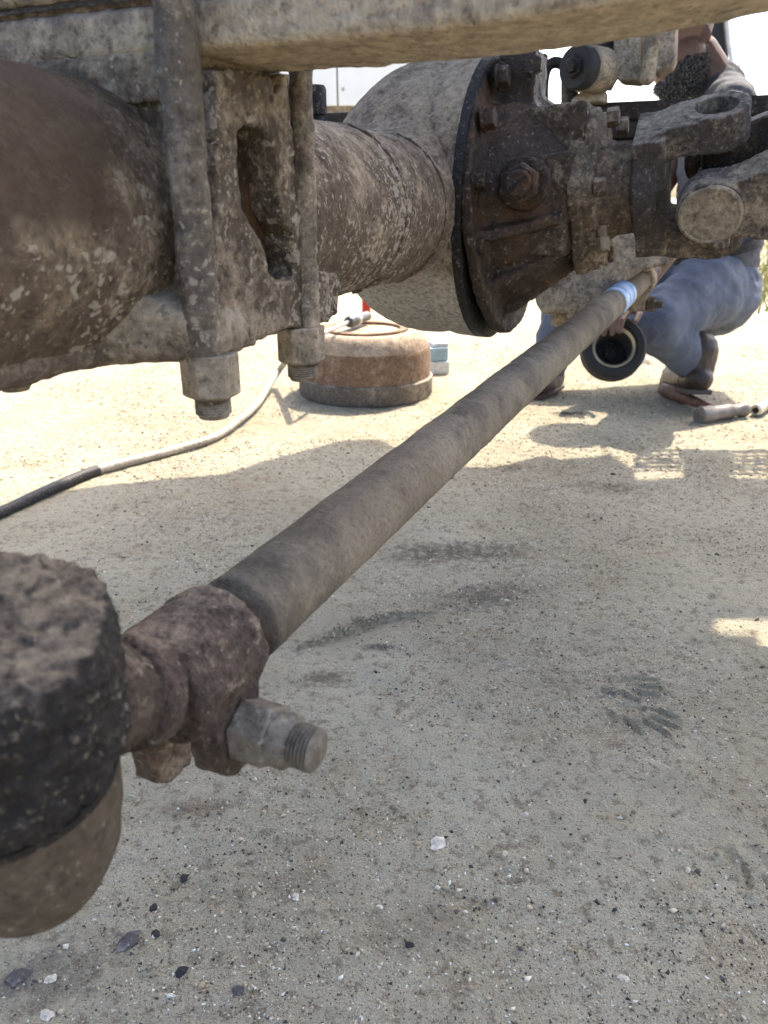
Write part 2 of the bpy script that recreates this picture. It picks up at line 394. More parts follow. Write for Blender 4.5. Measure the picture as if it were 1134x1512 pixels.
def blot(c, p, rx, ry, rot, colr, thr, scale=40, op=.9):
    n = s.node('ShaderNodeMapping'); n.vector_type = 'TEXTURE'; s.put(n.inputs['Vector'], s.c); n.inputs['Location'].default_value = (p.x, p.y, 0); n.inputs['Rotation'].default_value = (0, 0, rot); n.inputs['Scale'].default_value = (rx, ry, 1e6)
    L = s.vmath('LENGTH', n.outputs[0], (0, 0, 0)).outputs['Value']
    k = s.math('ADD', s.step(L, 0, 1.0, 1, 0), s.math('MULTIPLY', s.math('SUBTRACT', blotn, .5), 2.6))
    return s.mix(s.math('MULTIPLY', s.step(k, thr - .25, thr + .55), s.math('MULTIPLY', s.step(L, .7, 1.15, 1, 0), op)), c, colr)
c = blot(c, G(838, 610), .10, .05, .15, (.018, .016, .018), .55, 30)
c = blot(c, G(740, 690), .2, .08, .1, (.03, .026, .022), .85, 60, .95)
c = blot(c, G(680, 815), .30, .11, .12, (.10, .08, .062), .6, 45, .8)
c = blot(c, G(720, 880), .22, .09, .3, (.13, .11, .09), .62, 45, .8)
c = blot(c, G(560, 955), .05, .02, .1, (.05, .046, .048), .5, 60, .8)
c = blot(c, G(900, 720), .2, .1, -.1, (.12, .08, .05), .75, 60, .85)
c = blot(c, G(480, 1000), .07, .04, .2, (.16, .115, .07), .6, 60, .8)
c = blot(c, G(620, 1370), .12, .07, .2, (.24, .2, .145), .7, 60, .6)
c = blot(c, G(300, 1190), .09, .04, .2, (.2, .14, .09), .6, 60, .7)
c = blot(c, G(430, 1300), .12, .05, .2, (.25, .21, .15), .7, 60, .6)
c = blot(c, G(60, 1440), .12, .07, .3, (.10, .085, .075), .6, 60, .6)
hb = s.math('ADD', s.math('MULTIPLY', g3, .55), s.math('MULTIPLY', g4, .4))
me.materials.append(s.done(c, .95, 0, s.bump(hb, .02, 1.0), .15))

# ------------------------------------------------------------------ loose grit on the ground: uncountable
def grit(name, n, smin, smax, region, clump, palette, label, seedo=0, flat=.6, tet=False):
    r = np.random.default_rng(50 + seedo)
    x0, x1, y0, y1 = region
    px = r.uniform(x0, x1, n * 6); py = y0 + (y1 - y0) * r.random(n * 6) ** 1.25
    w = np.clip((fbm(px + 3.3 * seedo, py, 5, 4) + .16 + clump) * 3.2, .03, 1)
    k = r.random(n * 6) < w; px, py = px[k][:n], py[k][:n]; n = len(px)
    size = smin + (smax - smin) * r.random(n) ** 3
    pz = ground_h(px, py) + size * .2
    octv = np.array([[1, 0, 0], [0, 1, 0], [-1, 0, 0], [0, -1, 0], [0, 0, 1], [0, 0, -1]], float)
    fc = np.array([[0, 1, 4], [1, 2, 4], [2, 3, 4], [3, 0, 4], [1, 0, 5], [2, 1, 5], [3, 2, 5], [0, 3, 5]])
    nv, nf = 6, 8
    if tet:
        octv = np.array([[1, 0, -.4], [-.5, .9, -.4], [-.5, -.9, -.4], [0, 0, .9]]); fc = np.array([[0, 1, 3], [1, 2, 3], [2, 0, 3], [0, 2, 1]]); nv, nf = 4, 4
    v = octv[None] * r.uniform(.55, 1.15, (n, nv, 1)) + r.normal(0, .2, (n, nv, 3))
    v[:, :, 2] *= flat; v[:, :, 0] *= r.uniform(.7, 1.7, (n, 1))
    t = r.uniform(0, 6.28, n); ct, st = np.cos(t)[:, None], np.sin(t)[:, None]
    vx = v[:, :, 0] * ct - v[:, :, 1] * st; vy = v[:, :, 0] * st + v[:, :, 1] * ct
    v = np.stack([vx, vy, v[:, :, 2]], -1) * size[:, None, None] + np.stack([px, py, pz], -1)[:, None]
    fi = (fc[None] + (np.arange(n) * nv)[:, None, None]).reshape(-1)
    me = bpy.data.meshes.new(name); me.vertices.add(n * nv); me.vertices.foreach_set('co', v.reshape(-1).astype(np.float32))
    me.loops.add(len(fi)); me.loops.foreach_set('vertex_index', fi.astype(np.int32)); me.polygons.add(n * nf)
    me.polygons.foreach_set('loop_start', np.arange(0, len(fi), 3, dtype=np.int32)); me.update(); me.validate()
    pal = np.array(palette); ci = pal[r.integers(0, len(pal), n)] * r.uniform(.75, 1.15, (n, 1))
    at = me.color_attributes.new('stone', 'FLOAT_COLOR', 'POINT')
    cc = np.ones((n, nv, 4), np.float32); cc[:, :, :3] = np.clip(ci * 1.2, 0, .8)[:, None]
    at.data.foreach_set('color', cc.ravel())
    s = N(name + '_stone'); a = s.node('ShaderNodeAttribute'); a.attribute_name = 'stone'
    me.materials.append(s.done(a.outputs['Color'], .85, 0, None, .25))
    o = bpy.data.objects.new(name, me); COL.objects.link(o)
    return setp(o, label, 'grit', kind='stuff')
pal = [(.55, .48, .36), (.42, .34, .23), (.34, .265, .17), (.30, .245, .17), (.64, .58, .46), (.36, .28, .18), (.22, .17, .115), (.40, .335, .24), (.5, .42, .3), (.26, .2, .135), (.36, .3, .21), (.1, .085, .07)]
grit('fine_grit', 110000, .0006, .0021, (-.55, 1.0, .3, 1.75), .02, pal + [(.04, .035, .035), (.7, .66, .56), (.68, .63, .52), (.08, .06, .045)], 'fine pale sand grains scattered over the ground under the truck', 1, .7, True)
grit('coarse_grit', 4200, .0013, .0038, (-.6, 1.2, .3, 1.9), -.04, pal, 'small gravel crumbs scattered over the shaded ground', 2, .75)
grit('dark_grit', 900, .0010, .0030, (-.6, .5, .3, 1.5), -.05, [(.05, .045, .045), (.09, .08, .075)], 'small black crumbs scattered over the shaded ground', 4, .75)
grit('sunlit_grit', 20000, .0015, .0048, (-1.1, 1.7, 1.6, 3.3), .05, pal[:11], 'small gravel crumbs over the sunlit ground beyond the truck', 3)

rr = random.Random(9); rv = []; rf = []
rpts = spline(ridge, 30)
for k in range(520):
    i = rr.randrange(len(rpts)); t_ = i / len(rpts); w_ = math.sin(math.pi * min(1, t_ * .85 + .12)); p = rpts[i]
    x, y = p.x + rr.gauss(0, .0035 * w_ + .0008), p.y + rr.gauss(0, .0035 * w_ + .0008); sz = rr.uniform(.0012, .0042) * (.45 + .6 * w_)
    b = len(rv); z = gz(x, y) + sz * .5
    for dx, dy, dz in ((1, 0, 0), (0, 1, 0), (-1, 0, 0), (0, -1, 0), (0, 0, 1), (0, 0, -1)):
        rv.append(V((x + dx * sz * rr.uniform(.6, 1.2), y + dy * sz * rr.uniform(.6, 1.2), z + dz * sz * rr.uniform(.5, .9))))
    rf += [tuple(b + j for j in q_) for q_ in ((0, 1, 4), (1, 2, 4), (2, 3, 4), (3, 0, 4), (1, 0, 5), (2, 1, 5), (3, 2, 5), (0, 3, 5))]
setp(mk('mud_ridge', (rv, rf), plain('dry_mud_crumbs', (.36, .30, .205), .95, 0, .5, 60)), 'raised crumbly ridge of dry mud on the shaded ground', 'mud', kind='stuff')

# ------------------------------------------------------------------ overhead: unseen slab shaped to cast the truck's shade, perforated steps (just above the frame)
ZB = 1.9; ZS = 1.12          # heights of the shade slab, raised for fill light, and of the steps
def up(px, py, z=ZB):                      # the point at height z whose sun shadow falls on the ground seen at that pixel
    g = G(px, py); return g + SD * (z / SD.z)
M['under'] = dusty('truck_underside_paint', (.07, .065, .06), (.22, .19, .15), .5, spat_amt=.1)
body = thing('truck_shade_slab', 'unseen dark slab standing for the truck body, shaped to cast its shade', 'truck', (0.3, 1.4, ZB))
far_edge = [(-160, 752), (0, 745), (120, 722), (330, 700), (420, 672), (500, 652), (560, 650), (640, 690), (735, 690), (800, 673), (830, 680), (900, 672), (930, 690), (940, 708), (1300, 708), (1420, 715)]  # slab edge, worked back from the edge of the ground shadow
outer = [up(*p) for p in far_edge]
outer = [V((p.x, p.y, ZB)) for p in outer]
poly = outer + [V((1.85, 1.95, ZB)), V((1.45, 1.25, ZB)), V((1.1, .95, ZB)), V((-.1, .95, ZB)), V((-.5, 1.5, ZB))]
gap = [V(p) for p in [up(1060, 897), up(1400, 905), up(1400, 1000), up(1150, 990), up(1128, 975), up(1118, 935), up(1054, 938)]]  # opening cut so a sun patch falls through the slab
mk('shade_panel', holed(poly, [gap], U * .06), M['under'], body)
for k, f in enumerate((-.55, .15, .75)):
    mk('cross_member', box(V((.62, 1.9 + f * .7, ZB + .115)), V((.7, 0, 0)), V((0, .035, 0)), U * .055), M['under'], body)
def step_plate(corners, cols, rows, name='step'):
    c = [up(*p, ZS) for p in corners]; c = [V((p.x, p.y, ZS)) for p in c]
    holes = []
    for i in range(cols):
        for j in range(rows):
            if (i + j * 2) % 7 == 6: continue
            u = (i + .5) / cols; w = (j + .5) / rows
            p = (c[0] * (1 - u) + c[1] * u) * (1 - w) + (c[3] * (1 - u) + c[2] * u) * w
            holes.append([p + V((math.cos(t) * .0112, math.sin(t) * .0088, 0)) for t in [k * math.pi / 4 for k in range(8)]])
    mg = [c[0] + (c[0] - c[2]) * .06, c[1] + (c[1] - c[3]) * .06, c[2] + (c[2] - c[0]) * .03, c[3] + (c[3] - c[1]) * .03]
    t = thing('step_plate', 'perforated metal step above the dotted patch of sunlight', 'step', sum(c, V()) / 4)
    mk('tread', holed(mg, holes, U * .004), M['under'], t)
    return t
step_plate([(944, 668), (1006, 666), (1003, 697), (936, 697)], 4, 5)['label'] = 'perforated metal step beside the overhead slab, nearer the axle'
step_plate([(1083, 668), (1150, 668), (1150, 702), (1080, 702)], 4, 5)['label'] = 'perforated metal step beside the overhead slab, farther along'
t = thing('step_rail', 'plain metal side plate between the two perforated steps', 'step', up(1045, 690, ZS))
mk('plate', prism([V((*up(*p, ZS).xy, ZS)) for p in ((1010, 664), (1078, 664), (1078, 722), (1010, 722))], U * .02), M['under'], t)

# ------------------------------------------------------------------ front axle housing
AF, AZ0 = -.330, .567                      # axle centre: offset along F and height
AC = .95                                   # banjo centre along A
axle = thing('axle_housing', 'big dusty brown steel axle tube running away under the truck', 'axle', Wd(.4, AF, .48))
prof = []
for a_, r_ in ((.02, .0715), (.3, .0715), (.4, .0705), (.9, .0705)):
    prof.append((a_, r_))
mk('axle_tube', dlathe(prof, Wd(0, AF, AZ0), A, 120, .0035), M['axle'], axle, sharp=180, disp=((.0035, .03), (.0022, .007)))
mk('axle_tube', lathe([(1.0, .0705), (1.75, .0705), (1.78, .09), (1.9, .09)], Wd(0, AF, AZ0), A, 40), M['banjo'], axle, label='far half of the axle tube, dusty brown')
def bz_r(u_):
    e = max(0, .152 ** 2 - u_ * u_) ** .5; br_ = .0705 + .010 * min(1, max(0, (.165 - abs(u_)) / .03)); return (br_ ** 9 + e ** 9) ** (1 / 9)
uu = np.linspace(-.28, .32, 3000); zz_ = np.array([bz_r(x) for x in uu]); al = np.concatenate([[0], np.cumsum(np.hypot(np.diff(uu), np.diff(zz_)))])
loops = []
for u_ in np.interp(np.linspace(0, al[-1], 190), al, uu):
    q = max(0, 1 - (abs(u_) / .165) ** 2)
    zr = bz_r(u_)
    k = q ** .5
    fb = .0705 + .048 * k; ff = .0705 - .006 * k
    lp = []
    for i in range(140):
        t = 2 * math.pi * i / 140; ct, st = math.cos(t), math.sin(t); ex = 1 - .42 * k
        cx = math.copysign(abs(ct) ** (ex if ct > 0 else 1), ct)
        lp.append(Wd(AC + u_, AF + (ff if ct > 0 else fb) * cx, AZ0 + .006 * k + zr * math.copysign(abs(st) ** (1 - .15 * k), st)))
    loops.append(lp)
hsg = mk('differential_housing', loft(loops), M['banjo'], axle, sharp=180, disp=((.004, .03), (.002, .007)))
FF = AF + .068                             # flange plane
CF = Wd(AC, FF, AZ0 + .006)
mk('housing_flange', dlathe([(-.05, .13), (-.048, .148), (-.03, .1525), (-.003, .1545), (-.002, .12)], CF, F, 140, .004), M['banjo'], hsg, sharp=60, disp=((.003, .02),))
FP = (F + U * .10).normalized()
mk('gasket', lathe([(-.003, .1545), (.007, .1545)], CF, F, 64), M['black'], axle, label='black gasket gap between housing and carrier')
# weld seams on the tube
for a_ in (.66, .765):
    ring = [Wd(a_, AF, AZ0) + (F * math.cos(t) + U * math.sin(t)) * .0713 for t in [R(-75 + 6 * k) for k in range(30)]]
    mk('weld_bead', sweep(ring, [.0012 + .0008 * math.sin(k * 2.3) for k in range(30)], 8), M['axle'], axle)
# spring seat with its deep pocket
SF = -.238
o_px = [(319, 100), (402, 112), (408, 150), (418, 112), (424, 108), (438, 250), (448, 330), (463, 396), (498, 405), (505, 430), (500, 462), (482, 478), (432, 486), (396, 498), (372, 512), (319, 520)]
h_px = [(350, 192), (372, 184), (392, 190), (405, 225), (413, 290), (418, 322), (434, 350), (440, 402), (428, 415), (408, 415), (398, 400), (393, 372), (384, 352), (370, 330), (357, 303), (352, 250)]
ov = [PF(x, y, SF) for x, y in o_px]; hv = [PF(x, y, SF) for x, y in h_px]
seat = mk('spring_seat', holed(ov, [hv], F * -.085), M['seat'], axle, vox=.0019, sm=3, disp=((.004, .018), (.003, .006)))
mk('pocket_floor', prism([PF(x, y, -.2575) for x, y in ((340, 170), (440, 165), (455, 425), (345, 430))], F * -.02), M['rust'], seat, bevel=.002, label='rust brown floor of the deep pocket in the casting')
loops = []
for a_ in np.linspace(.17, .475, 70):
    e = min(1, max(0, (a_ - .30) / .035)) * min(1, max(0, (.375 - a_) / .012)); e = e * e * (3 - 2 * e); k = .052 * (1 - e); b_ = .002 * math.sin(a_ * 60)
    sec = [(-.412, .500), (-.30, .4965), (-.236 - k, .501), (-.2335 - k, .506), (-.2335 - k, .519 + b_), (-.238 - k, .525 + b_), (-.268, .535), (-.33, .55), (-.412, .53)]
    loops.append([Wd(a_, f_, z_) for f_, z_ in sec])
mk('lower_plate', loft(loops), M['plate'], axle, vox=.0025, sm=8, disp=((.004, .025), (.0022, .007)), label='grey dusty clamp plate under the axle')
mk('breather_cap', join(lathe([(0, .0095), (.004, .0095), (.005, .0065), (.010, .0065), (.011, .0095), (.030, .0095), (.033, .008)], PA(467, 190, .66) , U, 20)), M['black'], axle, sharp=40)
# casting on the far side of the axle, seen under the pinion
fp = [(878, 340), (950, 346), (1004, 372), (990, 390), (946, 401), (918, 422), (890, 446), (872, 468), (840, 476), (836, 462), (800, 466), (786, 440), (826, 400), (862, 372)]
mk('far_spring_pad', prism([P(x, y, 1.28) for x, y in fp], A * .16), M['bracket'], axle, vox=.005, sm=4, disp=((.006, .04), (.003, .012)), label='tan dusty casting on the far half of the axle')
for x, y in ((826, 472), (858, 474)):
    mk('pad_nut', hexa(P(x, y - 10, 1.31), -U, .013, .022), M['bracket'], axle)

# ------------------------------------------------------------------ differential carrier
diff = thing('differential', 'oily rust-brown differential carrier bolted to the axle', 'differential', CF - U * .15)
def D(s_, ang, r_): return CF + FP * s_ + ((-A) * math.cos(ang) + U * math.sin(ang)) * r_
parts = [lathe([(.005, .150), (.018, .150), (.020, .120), (.040, .114), (.065, .100), (.090, .082), (.112, .066)], CF, FP, 48)]
parts.append(box(CF + FP * .06 + U * .045 - A * .01, FP * .05, A * .05, U * .034))     # neck towards the pinion
parts.append(box(CF + FP * .030 + U * .118 - A * .02, FP * .020, A * .03, U * .026))     # top lug
for ang in (-12, -38, -66, 200, 235):
    a_ = R(ang); rd = (-A) * math.cos(a_) + U * math.sin(a_)
    parts.append(prism([CF + FP * .015 + rd * .146, CF + FP * .015 + rd * .08, CF + FP * .108 + rd * .06, CF + FP * .104 + rd * .085, CF + FP * .05 + rd * .124], FP.cross(rd) * .012))
parts.append(lathe([(0, .026), (.02, .026)], Wd(AC - .122, FF + .062, .592) + A * .02, -A, 24))
mk('carrier_nose', join(box(CF + FP * .064 + U * .047 - A * .008, FP * .044, A * .055, U * .040), box(CF + FP * .080 - U * .01 - A * .035, FP * .022, A * .05, U * .05)), M['nose'], diff, vox=.0022, sm=7, disp=((.003, .03), (.0025, .007)), label='dusty brown nose of the carrier')
mk('carrier_casing', join(*parts), M['rust'], diff, vox=.0024, sm=10, disp=((.005, .03), (.003, .008)))
for k in range(14):
    a_ = R(360 / 14 * k + 8); mk('flange_bolt', join(lathe([(.016, .0125), (.019, .0125)], D(0, a_, .138), FP, 14), hexa(D(.019, a_, .138), FP, .0105, .010)), M['rust'], diff)
pl = Wd(AC - .142, FF + .064, .592)
plug = mk('filler_plug', join(hexa(pl + A * .008, -A, .019, .012, U), lathe([(.004, .0125), (.0085, .0125), (.0095, .011)], pl, -A, 24)), M['rust'], diff, sharp=25)
mk('slot', box(pl - A * .0095, (F * .8 + U * .6) * .0105, (U * .8 - F * .6) * .0016, A * .0008), M['black'], plug)
# pinion cage flange, housing, seal
def rounded(o, x, y, rx, ry, ext, lobes, n=48):
    pts = []
    for k in range(n):
        t = 2 * math.pi * k / n; q = 1 + .07 * math.cos(lobes * t)
        pts.append(o + x * (rx * q * math.cos(t)) + y * (ry * q * math.sin(t)))
    return prism(pts, ext)
UP = (U - FP * U.dot(FP)).normalized()
mk('pinion_flange', join(rounded(CF + FP * .100, A, UP, .082, .088, FP * .012, 6), rounded(CF + FP * .1135, A, UP, .078, .084, FP * .013, 6)), M['pinion'], diff, vox=.002, sm=2, disp=((.002, .02), (.0012, .006)))
for k in range(6):
    a_ = R(60 * k + 2); mk('flange_bolt', hexa(D(.127, a_, .079), FP, .0095, .012), M['pinion'], diff)
mk('pinion_housing', dlathe([(.12, .066), (.128, .055), (.140, .048), (.168, .046), (.172, .042)], CF, FP, 80, .003), M['pinion'], diff, sharp=180, disp=((.002, .02), (.0012, .006)))
mk('oil_seal', lathe([(.160, .040), (.166, .049), (.180, .050), (.182, .04)], CF, FP, 40), M['black'], diff)
for dx in (0, .036):
    mk('lug_nut', hexa(CF + FP * (.012 + dx) + U * .128 - A * .046, -A, .0105, .010), M['rust'], diff)
for x, y, dd in ((876, 345, .83), (889, 352, .82)):
    mk('drain_bolt', join(hexa(P(x, y, dd), (-U - A * .3 + F * .2).normalized(), .0085, .014), lathe([(-.012, .006), (0, .006)], P(x, y, dd), (-U - A * .3 + F * .2).normalized(), 12)), M['pinion'], diff)

# ------------------------------------------------------------------ universal joint and propeller shaft
UC = CF + FP * .238
th = R(27)
SIDE = FP.cross(UP) * (1 if FP.cross(UP).dot(A) < 0 else -1)     # towards the camera side
n1 = (UP * math.cos(th) + SIDE * math.sin(th)).normalized(); n2 = (SIDE * math.cos(th) - UP * math.sin(th)).normalized()
uj = thing('universal_joint', 'dusty universal joint with an open yoke ring beside the differential', 'universal joint', UC - U * .06)
def big(vf, k=1.13): return [UC + (p - UC) * k for p in vf[0]], vf[1]
def JP(s_, a_, b_): return UC + FP * s_ + n1 * a_ + n2 * b_
ps = [lathe([(-.075, .034), (-.068, .046), (-.052, .048), (-.048, .042)], UC, FP, 32), box(JP(-.054, 0, 0), FP * .014, n1 * .056, n2 * .034)]
for sg in (1, -1):
    outl = [(-.068, .040), (-.060, .056), (-.030, .064), (.0, .065), (.0, .036), (-.030, .036), (-.044, .030)]
    ps.append(prism([JP(s_, a_ * sg, -.027) for s_, a_ in outl], n2 * .054))
    ps.append(lathe([(.036, .0175), (.036, .0285), (.067, .028), (.067, .0175)], UC, n1 * sg, 40, closed=True))
    ps.append(lathe([(.037, .019), (.047, .019)], UC, n1 * sg, 24))
hole = big(lathe([(.047, .0178), (.09, .0178)], UC, n1, 24))
fy_ = mk('flange_yoke', big(join(*ps)), M['yoke'], uj, vox=.0015, sm=3, disp=((.0015, .02), (.001, .005)))
cut = mk('bearing_bore', hole, M['yoke'], fy_)
bm_ = fy_.modifiers.new('bore', 'BOOLEAN'); bm_.object = cut; bm_.operation = 'DIFFERENCE'; bm_.solver = 'FAST'
fy_.modifiers.move(len(fy_.modifiers) - 1, 2)
bpy.context.view_layer.update(); me_ = bpy.data.meshes.new_from_object(fy_.evaluated_get(bpy.context.evaluated_depsgraph_get()))
fy_.modifiers.clear(); fy_.data = me_; bpy.data.objects.remove(cut)      # the bore is cut into the mesh for good
ps = [lathe([(.070, .05), (.095, .05), (.115, .042), (.45, .040)], UC, FP, 32)]
for sg in (1, -1):
    lp = []
    for s_, w_, i_, o_ in ((.0, .028, .040, .062), (.02, .031, .038, .062), (.045, .040, .034, .060), (.07, .048, .020, .056), (.095, .050, .012, .050)):
        lp.append([JP(s_, -w_, i_ * sg), JP(s_, w_, i_ * sg), JP(s_, w_ * .8, o_ * sg), JP(s_, -w_ * .8, o_ * sg)])
    ps.append(loft(lp))
    ps.append(lathe([(.036, .0285), (.064, .029), (.066, .028)], UC, n2 * sg, 40))
    ps.append(lathe([(.048, .009), (.0665, .009)], JP(.008, -.029, 0), n2 * sg, 16))
    ps.append(lathe([(.048, .008), (.0675, .008)], JP(-.006, .021, 0), n2 * sg, 16))
sy = mk('shaft_yoke', big(join(*ps)), M['yoke'], uj, vox=.0015, sm=3, disp=((.0015, .02), (.001, .005)))
mk('bearing_cap', big(dlathe([(.06, .027), (.0675, .027), (.069, .0255), (.069, .024), (.068, .023), (.068, .004)], UC, n2, 48, .003)), M['nut'], sy, sharp=40)
mk('cap_bolt', big(lathe([(.066, .0055), (.072, .0055), (.074, .004)], JP(.008, -.029, 0), n2, 16)), M['pinion'], sy)
mk('cross', join(cyl(JP(0, -.05, 0), JP(0, .05, 0), .013), cyl(JP(0, 0, -.05), JP(0, 0, .05), .013), ellipsoid(UC, FP, .018, .022, .022)), M['black'], uj)

# ------------------------------------------------------------------ leaf springs
def leaf(parent, a0, a1, z0, th_, f0, f1, lift, mat, bev=.003):
    n = 260; loops = []; m = 18; e = .0025
    for k in range(n + 1):
        f = f0 + (f1 - f0) * k / n; zz = z0 + lift(f)
        lp = [(a0 + e + (a1 - a0 - 2 * e) * j / m, 0) for j in range(m + 1)] + [(a1, e), (a1, th_ * .3), (a1, th_ * .5), (a1, th_ * .7), (a1, th_ - e)]
        lp += [(a1 - e, th_), ((a0 + a1) / 2, th_), (a0 + e, th_), (a0, th_ - e), (a0, th_ * .7), (a0, th_ * .5), (a0, th_ * .3), (a0, e)]
        loops.append([Wd(x_, f, zz + y_) for x_, y_ in lp])
    return loft(loops)
sp1 = thing('leaf_spring', 'near stack of dusty grey spring leaves along the top of the picture', 'leaf spring', Wd(.4, -.25, .645), 'leaf springs')
curv = lambda f: .012 * max(0, abs(f + .32) - .1) ** 2 + .45 * max(0, f + .15) ** 2
a0, a1 = .349, .427
mk('leaf', leaf(sp1, a0, a1, .6435, .0205, -.95, .35, curv, None), M['spring'], sp1, sharp=180, disp=((.002, .03), (.0022, .006)))
mk('leaf', leaf(sp1, a0 + .001, a1 - .001, .6645, .0045, -.95, -.20, curv, None), M['spring'], sp1, sharp=180, label='thin spacer leaf edge')
mk('leaf', leaf(sp1, a0, a1, .6695, .0195, -1.0, .35, lambda f: curv(f) + .055 * max(0, f + .22) ** 1.3, None), M['spring'], sp1, sharp=180, disp=((.002, .03), (.0022, .006)))
mk('leaf', leaf(sp1, a0, a1, .690, .0195, -1.0, .35, lambda f: curv(f) + .09 * max(0, f + .22) ** 1.3, None), M['spring'], sp1, sharp=180)
mk('spring_packing', box(Wd(.40, -.335, .634), A * .052, F * .085, U * .011), M['plate'], sp1, vox=.002, sm=3, disp=((.006, .012),))
sp2 = thing('leaf_spring', 'far stack of shade-darkened spring leaves in front of the squatting man', 'leaf spring', Wd(1.5, -.25, .645), 'leaf springs')
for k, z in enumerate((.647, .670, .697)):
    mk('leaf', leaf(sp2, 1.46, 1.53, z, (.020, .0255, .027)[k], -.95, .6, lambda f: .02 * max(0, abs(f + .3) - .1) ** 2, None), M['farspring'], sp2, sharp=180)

# ------------------------------------------------------------------ U-bolts
def u_bolt(f, name_label, ra, rb, an=.337, af=.437, zt=.722):
    t = thing('u_bolt', name_label, 'bolt', Wd((an + af) / 2, f, .473), 'spring U-bolts')
    zb = .473; ps = [Wd(an, f, .480)] + [Wd(an - .004, f, z) for z in np.linspace(.50, zt, 70)]
    c = (an + af) / 2; hw = (af - an) / 2
    ps += [Wd(c - hw * math.cos(q), f, zt + .03 * math.sin(q)) for q in [R(20), R(45), R(70), R(90), R(110), R(135), R(160)]]
    ff_ = f + (.006 if f > -.3 else 0)
    far = [Wd(af, ff_, z) for z in np.linspace(zt, .50, 70)] + [Wd(af, ff_, .480)]
    n_n = len(ps); allp = ps + far; rad = [ra] * (n_n - 4) + [(ra + rb) / 2] * 4 + [rb] * len(far)
    mk('rod', sweep(allp, rad, 32), M['ubolt'], t, sharp=180, disp=((.003, .02), (.002, .006)))
    for a_ in (an, af):
        nut = mk('nut', hexa(Wd(a_, f, .504), -U, .0155, .023, V((.3, 1, 0)), .06), M['nut'], t, bevel=.0008)
        pr = []
        for k in range(8): pr += [(k * .0014, .0098), (k * .0014 + .0007, .0088)]
        mk('thread', lathe([(-.004, .0096)] + pr + [(.0125, .0078)], Wd(a_, f, .482), -U, 24), M['nut'], nut, sharp=60)
    return t
u_bolt(-.243, 'thick dusty U-bolt around the spring, nuts hanging below in front', .0096, .0068)
u_bolt(-.392, 'rear dusty U-bolt, only its thread ends showing below the axle', .009, .009, .342, .440)

# ------------------------------------------------------------------ steering tie rod
dR = lambda d: None
r0 = P(400, 876, .41); r1 = P(900, 452, 1.19)
TD = (r1 - r0).normalized(); TS = (F - TD * F.dot(TD)).normalized(); TU = TS.cross(TD).normalized()
if TU.z < 0: TU = -TU
def T(l, s_=0., u_=0.): return r0 + TD * l + TS * s_ + TU * u_
Ltot = (r1 - r0).length
tie = thing('tie_rod', 'long dusty steel tie rod crossing from the lower left corner', 'tie rod', T(.1) - U * .05)
mk('rod_tube', dlathe([(-.03, .0235), (.05, .0232), (.15, .0228), (Ltot * .55, .0222), (Ltot, .0215), (Ltot + .33, .0212)], r0, TD, 72, .0045), M['rod'], tie, sharp=180, disp=((.002, .03), (.0012, .005)))
blue = N('worn_blue_paint'); bn = blue.noise(60, 5, .7); M['blue'] = blue.done(blue.mix(blue.step(bn, .42, .6), (.10, .26, .52), (.42, .52, .62)), .5, 0, blue.bump(bn, .002, .5))
mk('paint_band', lathe([(Ltot * 1.02, .0224), (Ltot * 1.02 + .10, .0224)], r0, TD, 36), M['blue'], tie, disp=((.001, .01),), label='band of worn light blue paint near the far end')
# near clamp
lc = -.068
ps = [lathe([(-.026, .026), (-.023, .0285), (.022, .0285), (.025, .026)], T(lc), TD, 40)]
def ear(s0, s1, low):
    outl = [(-.017, -.012), (.017, -.012), (.017, -.030), (.015, -low + .006), (.008, -low), (-.008, -low), (-.015, -low + .006), (-.017, -.030)]
    return prism([T(lc + a_, s0, b_) for a_, b_ in outl], TS * (s1 - s0))
ps += [ear(.008, .026, .052), ear(-.032, -.017, .074)]
clamp = mk('clamp', join(*ps), M['clamp'], tie, vox=.0016, sm=4, disp=((.003, .014), (.0022, .005)))
bz = -.028
mk('bolt', cyl(T(lc, -.04, bz), T(lc, .03, bz), .0085), M['clamp'], clamp)
nutm = mk('nut', join(hexa(T(lc, .027, bz), TS, .0152, .019, TU, .1)), M['zinc'], clamp, bevel=.0008)
pr = []
for k in range(7): pr += [(k * .0019, .0102), (k * .0019 + .0009, .0088)]
mk('thread', lathe([(0, .0128), (.006, .0128), (.0075, .0105)] + [(a_ + .008, b_) for a_, b_ in pr] + [(.0205, .0085)], T(lc, .046, bz), TS, 28), M['zinc'], nutm, sharp=60)
# threaded neck, raised collar, ball socket and boot
ne = P(95, 1045, .285); ns = T(lc - .02); nd = (ne - ns).normalized()
mk('collar', dlathe([(.010, .020), (.012, .0235), (.018, .0245), (.024, .0235), (.026, .020)], ns, nd, 72, .002), M['clamp'], tie, sharp=60, disp=((.003, .012),))
mk('neck', dlathe([(-.01, .0205), (.03, .0205), (.034, .0225), (.05, .0225), (.053, .0205), ((ne - ns).length, .021)], ns, nd, 80, .002), M['clamp'], tie, sharp=180, disp=((.004, .012), (.003, .005)))
SC = P(-2, 1105, .272); AX = (U + V((0, -.16, 0)) + V((.05, 0, 0))).normalized()
sock = mk('ball_socket', join(lathe([(-.006, .036), (-.004, .0425), (.004, .0445), (.047, .0455), (.054, .044), (.057, .037)], SC, AX, 48),
     lathe([(.04, .016), (.064, .012)], SC + V((.006, .022, 0)), AX, 12)), M['ball'], tie, vox=.0015, sm=4, disp=((.005, .014), (.0045, .005)))
mk('retaining_ring', lathe([(-.0115, .036), (-.0115, .0398), (-.0075, .0402), (-.0065, .036)], SC, AX, 56, closed=True), M['black'], tie)
